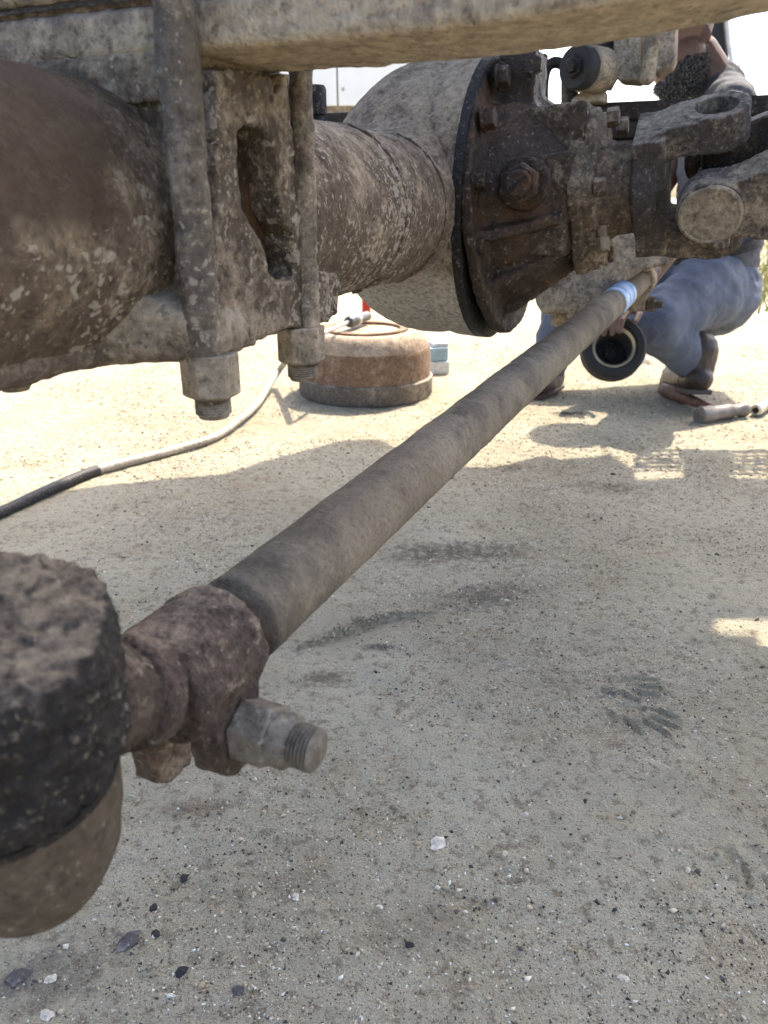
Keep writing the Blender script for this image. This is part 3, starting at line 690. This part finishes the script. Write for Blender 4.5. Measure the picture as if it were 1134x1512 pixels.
mk('rubber_boot', lathe([(-.082, .008), (-.079, .018), (-.070, .028), (-.055, .0345), (-.035, .0375), (-.018, .0385), (-.008, .0375), (-.005, .034)], SC, AX, 48), M['boot'], tie, sub=1, disp=((.002, .02),), label='smooth brown dusty rubber boot under the ball socket')
# far clamp
lf = Ltot + .30
fc_ = mk('clamp', join(lathe([(-.022, .027), (-.02, .029), (.02, .029), (.022, .027)], T(lf), TD, 28), prism([T(lf + a_, -.014, b_) for a_, b_ in ((-.018, -.01), (.018, -.01), (.018, -.055), (-.018, -.055))], TS * .03)), M['bracket'], tie, vox=.0025, sm=3, disp=((.003, .015),))
mk('bolt', join(cyl(T(lf, -.02, -.042), T(lf, .046, -.042), .007), hexa(T(lf, .018, -.042), TS, .014, .014, TU)), M['pinion'], fc_)
mk('rod_end', lathe([(lf, .02), (lf + .14, .02)], r0, TD, 20), M['clamp'], tie)

# ------------------------------------------------------------------ far chassis pieces hanging above the far spring
t = thing('shock_absorber_eye', 'black rubber mounting eye with a bolt under the spring leaf', 'mount', P(868, 104, 1.2))
ea = (-A * .9 - F * .45).normalized(); ec = P(868, 102, 1.2)
mk('rubber_bush', lathe([(.0, .010), (.0, .026), (.012, .031), (.030, .031), (.034, .029), (.034, .010)], ec, ea, 32, closed=True), M['rubber'], t)
mk('outer_ring', lathe([(-.035, .033), (.008, .033), (.010, .030)], ec, ea, 32), M['bracket'], t)
mk('bolt', join(hexa(ec + ea * .030, ea, .0165, .010), lathe([(.03, .0095), (.047, .0095), (.049, .008)], ec, ea, 18)), M['black'], t)
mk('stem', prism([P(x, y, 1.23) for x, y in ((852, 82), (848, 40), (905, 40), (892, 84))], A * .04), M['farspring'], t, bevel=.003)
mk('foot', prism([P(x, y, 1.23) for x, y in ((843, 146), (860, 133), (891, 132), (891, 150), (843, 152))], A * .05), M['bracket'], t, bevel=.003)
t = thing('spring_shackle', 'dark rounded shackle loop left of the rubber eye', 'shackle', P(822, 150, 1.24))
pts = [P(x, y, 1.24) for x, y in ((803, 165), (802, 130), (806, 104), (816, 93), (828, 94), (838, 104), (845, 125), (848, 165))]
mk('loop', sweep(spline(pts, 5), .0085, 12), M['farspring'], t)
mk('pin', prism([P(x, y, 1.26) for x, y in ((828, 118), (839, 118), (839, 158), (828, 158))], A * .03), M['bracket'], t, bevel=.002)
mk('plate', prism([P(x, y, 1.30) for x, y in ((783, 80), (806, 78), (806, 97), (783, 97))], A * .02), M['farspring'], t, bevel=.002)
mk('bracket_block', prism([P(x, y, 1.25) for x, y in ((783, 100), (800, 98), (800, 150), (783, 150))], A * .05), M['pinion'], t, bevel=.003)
t = thing('frame_bracket', 'tan dusty cast bracket with a raised rib beside the bearded face', 'bracket', P(950, 120, 1.22))
mk('bracket_body', join(prism([P(x, y, 1.22) for x, y in ((906, 30), (905, 95), (908, 115), (918, 119), (945, 120), (945, 30))], A * .07), prism([P(x, y, 1.22) for x, y in ((966, 30), (966, 109), (990, 97), (996, 86), (998, 30))], A * .07)), M['bracket'], t, vox=.003, sm=3, disp=((.003, .02),))
mk('rib', lathe([(-.1, .012), (-.005, .012), (.0, .010), (.004, .004)], P(955, 122, 1.205), -U, 16), M['bracket'], t)
mk('side_plate', prism([P(x, y, 1.235) for x, y in ((896, 30), (895, 100), (888, 128), (896, 130), (906, 112), (906, 30))], A * .05), M['farspring'], t, bevel=.002)

# ------------------------------------------------------------------ brake drum, tool, hose, boxes on the ground
M['drum'] = dusty('rusty_brake_drum', (.17, .11, .072), (.30, .22, .155), .5, rust=(.18, .10, .06), rust_amt=.25, spat_amt=.06, relief=.6)
M['drumrim'] = dusty('grey_drum_rim', (.13, .11, .092), (.28, .245, .205), .55, spat_amt=.05, relief=.6)
M['drumtop'] = dusty('dusty_drum_shoulder', (.26, .195, .145), (.40, .33, .255), .65, spat_amt=.06, relief=.5)
DC = V((-.058, 2.44, gz(-.058, 2.44)))
drum = thing('brake_drum', 'rust-brown brake drum lying flat on the sunlit ground', 'brake drum', DC)
mk('rim', lathe([(0, 0.2089), (.006, 0.2131), (.056, 0.2131), (.060, 0.2068)], DC, U, 72), M['drumrim'], drum, label='grey outer rim band')
mk('drum_wall', lathe([(.058, 0.2026), (.060, 0.2052), (.140, 0.2036), (.150, 0.1983)], DC, U, 72), M['drum'], drum)
mk('shoulder', lathe([(.148, .1989), (.162, .1965), (.182, .184), (.196, .172), (.2, .160), (.196, .1245)], DC, U, 72), M['drumtop'], drum, label='sloping pale dusty shoulder of the drum')
mk('hub_face', lathe([(.192, 0.1055), (.192, 0.1350), (.204, 0.1329), (.204, 0.1097)], DC, U, 64, closed=True), M['drum'], drum)
mk('hub_floor', lathe([(.16, 0.0316), (.16, 0.1161), (.165, 0.1161), (.165, 0.0316)], DC, U, 48, closed=True), M['black'], drum)
M['steel'] = plain('bright_tool_steel', (.5, .5, .5), .3, .9, .2)
M['grip'] = plain('dark_grey_grip', (.09, .09, .09), .45, .3, .3)
tool = thing('ratchet_tool', 'silver air chuck with dark grip lying on top of the brake drum', 'hand tool', G(520, 480, .204))
ta, tb = G(474, 493, .222), G(514, 476, .222); tdir = (G(575, 455, .222) - tb).normalized()
mk('shaft', cyl(ta, tb, .0065, .0065, 16), M['steel'], tool)
mk('grip', lathe([(0, .008), (.004, .016), (.022, .019), (.028, .016), (.034, .0185), (.052, .0185), (.056, .016), (.15, .015)], tb, tdir, 24), M['grip'], tool)
mk('collar', lathe([(.056, .0185), (.074, .0185)], tb, tdir, 24), M['steel'], tool)
M['hose'] = dusty('pale_clear_hose', (.30, .28, .25), (.42, .385, .33), .6, spat_amt=.05, rough=.45, relief=.2)
M['hosedark'] = dusty('darker_hose', (.035, .035, .038), (.13, .12, .11), .3, spat_amt=.04, rough=.55, relief=.2)
hp = [(-60, 782, .011), (0, 757, .011), (70, 726, .011), (145, 697, .011), (250, 667, .011), (318, 645, .012), (352, 622, .016), (378, 598, .02), (396, 572, .03), (410, 550, .045), (424, 532, .09), (448, 510, .16), (474, 493, .222)]
hpts = spline([G(x, y, z) + U * (gz(*G(x, y).xy) if z < .03 else 0) for x, y, z in hp], 8)
hose = thing('air_hose', 'pale air hose snaking over the ground to the brake drum', 'hose', G(250, 667))
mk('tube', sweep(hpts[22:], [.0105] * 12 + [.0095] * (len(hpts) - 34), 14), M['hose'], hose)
mk('dark_stretch', sweep(hpts[:25], .0118, 14), M['hosedark'], hose, label='dark stretch of the hose at the left edge')  # left end of the hose, in a darker colour
M['carton'] = plain('white_printed_carton', (.62, .63, .62), .7, 0, .2, 60); M['label_blue'] = plain('pale_blue_print', (.32, .46, .55), .6)
bp = G(652, 553); bx = thing('carton', 'small white and pale blue carton right of the brake drum', 'box', bp)
X1 = V((.93, .3, 0)); Y1 = V((-.3, .93, 0))
mk('lower_box', box(bp + U * .022 + Y1 * .03, X1 * .03, Y1 * .03, U * .022), M['carton'], bx, bevel=.002)
mk('upper_box', box(bp + U * .068 + Y1 * .04 - X1 * .006, X1 * .034, Y1 * .03, U * .023), M['label_blue'], bx, bevel=.002)
mk('flap', box(bp + U * .099 + Y1 * .05 + X1 * .004, X1 * .028, Y1 * .03, U * .007), M['carton'], bx, bevel=.001)
M['red'] = plain('red_plastic', (.55, .035, .02), .4)
rp = G(541, 466); rd_ = thing('red_can', 'small red plastic can behind the brake drum', 'can', rp)
mk('can_body', box(rp + U * .06, V((.022, 0, 0)), V((0, .022, 0)), U * .06), M['red'], rd_, bevel=.005)
mk('cap', lathe([(.12, .010), (.135, .010)], rp, U, 16), M['black'], rd_)

# ------------------------------------------------------------------ hub ring, hammer, socket
hc = G(905, 548); hn = V((-.12, -.88, .46)).normalized(); hcen = P(905, 515, 2.04)
hub = thing('hub_ring', 'black rubber-rimmed hub ring held by the squatting man', 'hub', V((hcen.x, hcen.y, hcen.z - .09)))
M['cream'] = plain('cream_metal_ring', (.55, .47, .33), .35, .5)
mk('tyre', lathe([(-.03, 0.0558), (-.03, 0.0763), (-.022, 0.0837), (.018, 0.0837), (.026, 0.0763), (.026, 0.0614), (.014, 0.0558)], hcen, hn, 48, closed=True), M['rubber'], hub)
mk('inner_ring', lathe([(-.02, 0.0474), (-.02, 0.0558), (.018, 0.0563), (.020, 0.0530), (.014, 0.0484)], hcen, hn, 48, closed=True), M['cream'], hub)
mk('bore', lathe([(-.06, 0.0428), (-.06, 0.0470), (.01, 0.0479), (.01, 0.0465)], hcen, hn, 40, closed=True), M['grip'], hub)
mk('grease_fitting', lathe([(0, 0.0047), (.02, 0.0047), (.022, 0.0065), (.03, 0.0056)], hcen + V((-.02, 0, .085)), V((-.1, -.9, .3)), 14), M['chrome'], hub)
mk('hub_plate', lathe([(-.058, 0.0465), (-.05, 0.0465), (-.047, 0.0186), (-.04, 0.0167)], hcen, hn, 32), M['black'], hub)
M['wood'] = plain('reddish_wood_handle', (.19, .085, .055), .55, 0, .5, 40, .4)
M['hsteel'] = plain('worn_hammer_steel', (.17, .145, .12), .5, .3, .5, 30)
ha, hb_ = G(977, 574, .02), G(1058, 606, .024)
ham = thing('hammer', 'ball-peen hammer with a reddish wooden handle near the boot', 'hammer', V((ha.x, ha.y, 0)))
mk('handle', sweep([ha + (hb_ - ha) * k for k in (0, .03, .15, .35, .6, .85, 1)], [.013, .019, .0215, .0195, .015, .013, .013], 16), M['wood'], ham)
h0, h1 = G(1031, 617, .018), G(1103, 607, .018); hd = h1 - h0; hl = hd.length
mk('head', lathe([(0, .020), (.004, .0245), (hl * .24, .0245), (hl * .30, .021), (hl * .42, .020), (hl * .62, .021), (hl * .72, .016), (hl * .80, .016), (hl * .86, .021), (hl * .94, .021), (hl * 1.0, .014), (hl * 1.03, .006)], h0 + U * .006, hd, 28), M['hsteel'], ham)
ka, kb = G(1116, 606, .02), G(1165, 580, .02)
kk = thing('chrome_socket', 'chrome socket wrench lying at the right edge of the ground', 'wrench', V((ka.x, ka.y, 0)))
mk('socket', lathe([(0, .010), (.001, .017), (.05, .0165), (.06, .013), (.16, .011)], ka, kb - ka, 24), M['chrome'], kk)
mk('drive_hole', lathe([(-.0015, .009), (0, .009)], ka, kb - ka, 12), M['black'], kk)

# ------------------------------------------------------------------ loose stones one can pick out
def stone(px, py, sz, mat, label, seed, flat=.45, elong=1.3):
    r = random.Random(seed); p = G(px, py); z = gz(p.x, p.y)
    bm = bmesh.new(); bmesh.ops.create_icosphere(bm, subdivisions=2, radius=1)
    rot = r.uniform(0, 3.1)
    for v in bm.verts:
        k = 1 + .45 * mnoise.noise(v.co * 1.3 + V((seed, 0, 0))) + .2 * mnoise.noise(v.co * 3.1 + V((0, seed, 0)))
        c = v.co * k; c = V((c.x * elong, c.y, c.z * flat))
        c.z = max(c.z, -.2 * flat)
        v.co = V((c.x * math.cos(rot) - c.y * math.sin(rot), c.x * math.sin(rot) + c.y * math.cos(rot), c.z)) * sz
    v = [x.co + V((p.x, p.y, z + sz * .12)) for x in bm.verts]; f = [tuple(q.index for q in fc.verts) for fc in bm.faces]; bm.free()
    o = mk('stone', (v, f), mat, None, sharp=18, at=(p.x, p.y, z)); return setp(o, label, 'stone', 'loose stones under the truck')
M['slate'] = dusty('dark_slate_stone', (.085, .08, .085), (.22, .20, .19), .4, spat_amt=.05, relief=.4)
M['quartz'] = dusty('pale_quartz_stone', (.42, .39, .35), (.6, .56, .5), .6, spat_amt=.0, relief=.4)
M['tar'] = plain('black_tar_crumb', (.02, .018, .018), .8)
for k, (x, y, sz, m, lb) in enumerate((
    (153, 1254, .0085, 'slate', 'small dark slate stone right of the rubber boot'),
    (190, 1392, .0125, 'slate', 'largest dark wedge-shaped stone near the lower left corner'),
    (30, 1442, .0125, 'slate', 'dark slate stone at the lower left edge of the picture'),
    (646, 1246, .0115, 'quartz', 'pale flat jagged stone alone in the middle foreground'),
    (437, 1327, .0055, 'quartz', 'small bright white chip left of the pale flat stone'),
    (75, 1445, .0065, 'quartz', 'small white chip beside the lower left slate stone'),
    (921, 1445, .006, 'quartz', 'small square pale chip near the lower right'),
    (776, 1202, .0045, 'quartz', 'tiny pale chip right above the pale flat stone'),
    (604, 1396, .005, 'tar', 'dark brown crumb in the bottom middle'),
    (226, 1342, .006, 'tar', 'black crumb just above the wedge-shaped stone'),
    (231, 1382, .0055, 'tar', 'black crumb right beside the wedge-shaped stone'),
    (272, 1297, .006, 'tar', 'flat black crumb above and right of the wedge-shaped stone'),
    (268, 1440, .0065, 'tar', 'black square-looking crumb below the wedge-shaped stone'),
    (666, 706, .008, 'tar', 'black clod beside the tie rod at the shadow edge'),
    (905, 700, .008, 'tar', 'black clod in the shade below the oil stain'),
    (70, 1500, .007, 'quartz', 'white chip at the bottom edge left'),
    (352, 1470, .006, 'slate', 'grey pebble at the bottom, right of the square crumb'))):
    stone(x, y, sz * (.6 if m == 'quartz' else .62), M[m], lb, 3 + k * 1.7, .5 if m != 'quartz' else .35)

# ------------------------------------------------------------------ squatting man
def sk(name, col, rough=.6, **k): return plain(name, col, rough, 0, .2, 40, .15, .35)
M['skin'] = sk('brown_skin', (.12, .068, .05), .5)
s = N('faded_blue_denim'); dn = s.noise(9, 5, .6); tw = s.noise(500, 2, .5)
c = s.mix(s.step(dn, .35, .65), (.07, .082, .112), (.13, .147, .185)); c = s.mix(s.step(tw, .4, .65, 0, .3), c, (.2, .215, .255))
M['denim'] = s.done(c, .9, 0, s.bump(tw, .0015, .5), .2)
M['shirt'] = sk('slate_grey_shirt', (.085, .085, .10), .9); M['leather'] = plain('brown_boot_leather', (.055, .036, .027), .4, 0, .5, 25, .5)
M['sole'] = plain('boot_sole', (.10, .08, .065), .8); M['darkboot'] = plain('dark_brown_boot_leather', (.07, .032, .025), .55, 0, .4, 25, .4)
s = N('salt_and_pepper_beard'); bn = s.noise(260, 3, .7); d, vc = s.voro(420)
c = s.mix(s.step(s.math('ADD', s.math('MULTIPLY', bn, .6), s.math('MULTIPLY', s.sep(vc)[0], .4)), .56, .66), (.018, .016, .016), (.13, .125, .12))
M['beard'] = s.done(c, .9, 0, s.bump(bn, .004, .8), .2)
man = thing('person', 'bearded man in slate shirt and faded blue jeans squatting behind the truck', 'person', V((.95, 2.4, 0)))
ear_p = P(1038, 46, 2.16); fw = V((-.80, -.42, -.36)).normalized(); sd = V((-.42, -.9, 0)); sd = (sd - fw * sd.dot(fw)).normalized(); uh = fw.cross(sd); uh = uh if uh.z > 0 else -uh
hcn = ear_p - sd * .072 + fw * .012
def Hh(a_, b_, c_): return hcn + fw * a_ + sd * b_ + uh * c_
hp_n, hp_f = P(1042, 432, 2.32), P(1040, 428, 2.52); kn_n, kn_f = P(965, 478, 2.16), P(838, 452, 2.44)
an_n, an_f = P(1024, 540, 2.26), P(812, 535, 2.46); tn, tf = G(990, 567), G(790, 588)
sh_n, sh_f = P(1080, 158, 2.16), P(1062, 140, 2.46); nb = Hh(-.045, 0, -.14); ch = P(1072, 235, 2.34); pel = P(1052, 418, 2.44)
el_n, el_f = P(1040, 300, 2.02), P(960, 300, 2.40); wr_n, wr_f = P(925, 452, 2.06), P(885, 480, 2.32)
bd = [ellipsoid(Hh(-.008, 0, .045), fw, .098, .078, .102, uh, 24), ellipsoid(Hh(.038, 0, -.03), fw, .068, .064, .085, uh, 20), ellipsoid(Hh(.06, 0, -.085), fw, .035, .04, .03, uh, 16),
      capsule(Hh(.092, 0, .02), Hh(.118, 0, -.022), .010, .015), capsule(Hh(.1, .022, -.062), Hh(.1, -.022, -.062), .008, .008), capsule(Hh(.088, .045, .04), Hh(.088, -.045, .04), .012, .012),
      capsule(Hh(-.035, 0, -.03), nb, .058, .062), capsule(nb, ch, .06, .12), capsule(sh_n, sh_f, .05, .05), capsule(ch, pel, .12, .12),
      capsule(sh_n, el_n, .045, .036), capsule(el_n, wr_n, .037, .024), capsule(sh_f, el_f, .045, .036), capsule(el_f, wr_f, .037, .024)]
for sg in (1, -1):
    bd.append(ellipsoid(Hh(-.008, sg * .078, -.002), (fw * .5 + sd * sg * .35).normalized(), .008, .032, .018, uh, 14))
for w_, el_, tgt in ((wr_n, el_n, hcen + V((-.02, -.02, .088))), (wr_f, el_f, hcen + V((-.06, .04, .07)))):
    dr = (tgt - w_).normalized(); _, hu, hw = frame(dr, U); pa = w_ + dr * .075
    bd.append(ellipsoid(w_ + dr * .045, dr, .05, .016, .038, hu, 16))
    for k, (off, ln) in enumerate(((-.028, .058), (-.010, .068), (.010, .072), (.028, .064))):
        b0 = pa + hw * off; b1 = b0 + (dr * .75 - U * .35) * (ln * .55); b2 = b1 + (dr * .25 - U * .9) * (ln * .5)
        bd += [capsule(b0, b1, .0088, .008, 10), capsule(b1, b2, .008, .007, 10)]
    t0 = w_ + dr * .03 - hw * .036; bd += [capsule(t0, t0 - hw * .022 + dr * .03, .010, .009, 10), capsule(t0 - hw * .022 + dr * .03, t0 - hw * .022 + dr * .055 - U * .015, .009, .0075, 10)]
body_o = mk('body', join(*bd), M['skin'], man, vox=.004, sm=3)
br = random.Random(5); tufts = []
while len(tufts) < 420:                     # curls of the beard over cheek, jaw and chin
    q = V((br.gauss(0, 1), br.gauss(0, 1), br.gauss(0, 1))).normalized()
    a_, b_, c_ = .040 + .076 * q.x, .070 * q.y, -.045 + .090 * q.z
    if a_ < -.022 or c_ > -.018 - .35 * max(0, a_ - .0) + (.05 if a_ < .008 else 0): continue
    if a_ > .09 and abs(b_) < .025 and c_ > -.055: continue
    tufts.append(ellipsoid(Hh(a_ + .012 * max(0, -c_ / .1), b_, c_ - .012 * q.z * (q.z < 0)), V((br.uniform(-1, 1), br.uniform(-1, 1), br.uniform(-1, 1))), br.uniform(.007, .012), .008, .008, None, 8))
bsh = mk('beard', join(*tufts), M['beard'], man, vox=.0035, sm=4, label='bushy salt and pepper beard')
hv_, hf_ = [], []
while len(hf_) < 5200:
    q = V((br.gauss(0, 1), br.gauss(0, 1), br.gauss(0, 1))).normalized()
    a_, b_, c_ = .040 + .078 * q.x, .072 * q.y, -.045 + .092 * q.z
    if a_ < -.022 or c_ > -.018 - .35 * max(0, a_) + (.05 if a_ < .008 else 0): continue
    if a_ > .09 and abs(b_) < .025 and c_ > -.055: continue
    p_ = Hh(a_ + .012 * max(0, -c_ / .1), b_, c_ - .012 * q.z * (q.z < 0)); out = (fw * q.x + sd * q.y + uh * q.z)
    dr = (out + V((br.gauss(0, .6), br.gauss(0, .6), br.gauss(-.35, .6)))).normalized(); _, u_, w_ = frame(dr); L_ = br.uniform(.008, .019)
    b0 = len(hv_); hv_ += [p_ + out * .004 + u_ * .0009, p_ + out * .004 - u_ * .0009, p_ + out * .004 + dr * L_ * .6 + w_ * .002, p_ + out * .004 + dr * L_ * .8 + w_ * br.uniform(-.006, .006)]
    hf_ += [(b0, b0 + 1, b0 + 2), (b0 + 1, b0 + 3, b0 + 2)]
s = N('wiry_beard_hair'); vr = s.sep(s.voro(600)[1])[0]; M['hairs'] = s.done(s.mix(s.step(vr, .55, .7), (.016, .014, .014), (.30, .29, .28)), .7)
hs = mk('whiskers', (hv_, hf_), M['hairs'], bsh); hs['kind'] = 'stuff'
mk('hair', join(ellipsoid(Hh(-.018, 0, .062), fw, .1, .082, .1, uh, 24)), M['beard'], man, vox=.005, sm=1, disp=((.006, .01),))
for sg in (1, -1):
    mk('eye', ellipsoid(Hh(.092, sg * .031, .022), fw, .011, .012, .012, uh, 12), plain('eye', (.5, .48, .45), .2), man)
st = [capsule(nb - U * .005 - fw * .01, ch, .078, .15), capsule(ch, pel + U * .05, .14, .128), capsule(sh_n, sh_f, .072, .072), capsule(nb - U * .02 - fw * .02, sh_n, .07, .07), capsule(nb - U * .02 - fw * .02, sh_f, .07, .07),
      capsule(sh_n, sh_n + (el_n - sh_n) * .55, .07, .06), capsule(sh_f, sh_f + (el_f - sh_f) * .55, .07, .06)]
mk('shirt', join(*st), M['shirt'], man, vox=.006, sm=6, disp=((.014, .09), (.010, -.06)))
jn = [ellipsoid(pel - U * .03, V((1, .3, 0)), .135, .14, .17, U), capsule(hp_n, kn_n, .105, .082), capsule(kn_n, an_n, .078, .05), capsule(hp_f, kn_f, .11, .085), capsule(kn_f, an_f, .082, .06), capsule(pel, hp_n, .128, .115), capsule(pel, hp_f, .128, .11)]
mk('jeans', join(*jn), M['denim'], man, vox=.006, sm=5, disp=((.018, .10), (.009, -.07)))
bl_c = pel + U * .105 + V((-.01, 0, 0))
mk('belt', lathe([(-.014, .134), (-.014, .139), (.014, .139), (.014, .134)], bl_c, (U + V((-.25, 0, 0))).normalized(), 40, closed=True), M['black'], man)
def boot(an, toe, mat, sole_mat, heel_up):
    fd = V((toe.x - an.x, toe.y - an.y, 0)).normalized(); sdv = V((-fd.y, fd.x, 0)); ball = V((toe.x, toe.y, .03)) - fd * .06
    heel = V((an.x, an.y, 0)) - fd * .04 + U * (.035 + heel_up)
    o = mk('boot', join(capsule(an + U * .07 - fd * .01, heel + fd * .02 + U * .02, .052, .045), capsule(heel, ball, .042, .045), capsule(ball, V((toe.x, toe.y, .032)), .046, .034)), mat, man, vox=.004, sm=4, disp=((.006, .03),))
    lo = [heel - U * .04 - fd * .03, ball - U * .026, V((toe.x, toe.y, .004)) + fd * .03]
    lp = []
    for p_, w_ in zip(lo, (.036, .046, .03)): lp.append([p_ - sdv * w_, p_ + sdv * w_, p_ + sdv * w_ + U * .014, p_ - sdv * w_ + U * .014])
    mk('sole', loft(lp), sole_mat, o, bevel=.003)
boot(an_n + V((.01, 0, -.02)), tn, M['leather'], M['sole'], .055)
boot(an_f + V((0, 0, -.03)), tf, M['darkboot'], M['darkboot'], 0)

# ------------------------------------------------------------------ background
pp = thing('black_panel', 'black rounded upright panel with a pale edge behind the man', 'panel', P(1060, 105, 3.1))
mk('panel_face', prism([P(x, y, 3.1) for x, y in ((1030, 10), (1072, 8), (1076, 60), (1080, 98), (1070, 106), (1030, 106))], V((0, .12, 0))), M['rubber'], pp, bevel=.02)
mk('pale_edge', sweep(spline([P(x, y, 3.09) for x, y in ((1072, 10), (1076, 60), (1081, 98), (1074, 104))], 5), .008, 10), M['carton'], pp)
M['white'] = plain('white_trailer_paint', (.78, .78, .76), .5, 0, .06, 3); M['frameb'] = dusty('trailer_underframe', (.16, .13, .10), (.32, .27, .21), .6, spat_amt=.0)
tr = thing('trailer', 'white panelled trailer side far behind the axle', 'trailer', V((-1.2, 9.0, 0)))
for k in range(6):
    x = -3.6 + k * .78
    mk('panel', box(V((x + .39, 9.0, 2.55)), V((.383, 0, 0)), V((0, .03, 0)), U * 1.1), M['white'], tr, bevel=.01)
mk('panel_backing', box(V((-1.26, 9.08, 2.55)), V((2.36, 0, 0)), V((0, .03, 0)), U * 1.1), plain('grey_seam', (.45, .45, .45)), tr)
mk('underframe', box(V((-1.26, 9.1, 1.36)), V((2.36, 0, 0)), V((0, .1, 0)), U * .09), M['frameb'], tr)
mk('chassis_rail', box(V((-1.26, 9.2, 1.15)), V((2.3, 0, 0)), V((0, .05, 0)), U * .07), M['farspring'], tr)
riv = lathe([(0, .02), (.012, .012)], V((0, 0, 0)), V((0, -1, 0)), 8)
for k in range(6):
    for j in range(5):
        x = -3.6 + k * .78 + .06; z = 1.6 + j * .22
        mk('rivet', ([p + V((x, 8.97, z)) for p in riv[0]], riv[1]), plain('rivet', (.35, .35, .35)) if k + j == 0 else bpy.data.materials['rivet'], tr)
for x in (-2.9, .5):
    w_ = mk('wheel', lathe([(-.12, .28), (-.12, .46), (.12, .46), (.12, .28)], V((x, 9.5, .47)), V((0, 1, 0)), 32, closed=True), M['rubber'], tr)
    mk('rim', lathe([(-.1, .05), (-.06, .28), (.06, .28)], V((x, 9.5, .47)), V((0, 1, 0)), 24), M['white'], w_)
    mk('axle_stand', box(V((x, 9.4, .8)), V((.06, 0, 0)), V((0, .06, 0)), U * .45), M['farspring'], tr)
# dry grass beyond, uncountable
gr = np.random.default_rng(3); gv = []; gf = []
for k in range(15000):
    x, y = gr.uniform(1.9, 9), gr.uniform(4.2, 16)
    if vnoise(np.array([x]), np.array([y]), .9)[0] < .4: continue
    h = gr.uniform(.05, .22); t = gr.uniform(0, 6.28); w_ = .006; lx, ly = gr.normal(0, .5, 2) * h
    b = len(gv); gv += [V((x - w_ * math.cos(t), y - w_ * math.sin(t), 0)), V((x + w_ * math.cos(t), y + w_ * math.sin(t), 0)), V((x + lx, y + ly, h))]; gf.append((b, b + 1, b + 2))
s = N('dry_yellow_green_grass'); M['grass'] = s.done(s.mix(s.step(s.noise(3, 3), .4, .6), (.30, .27, .10), (.16, .20, .06)), .8)
gob = mk('dry_grass', (gv, gf), M['grass']); setp(gob, 'sparse dry yellow-green grass beyond the man at the right edge', 'grass', kind='stuff')
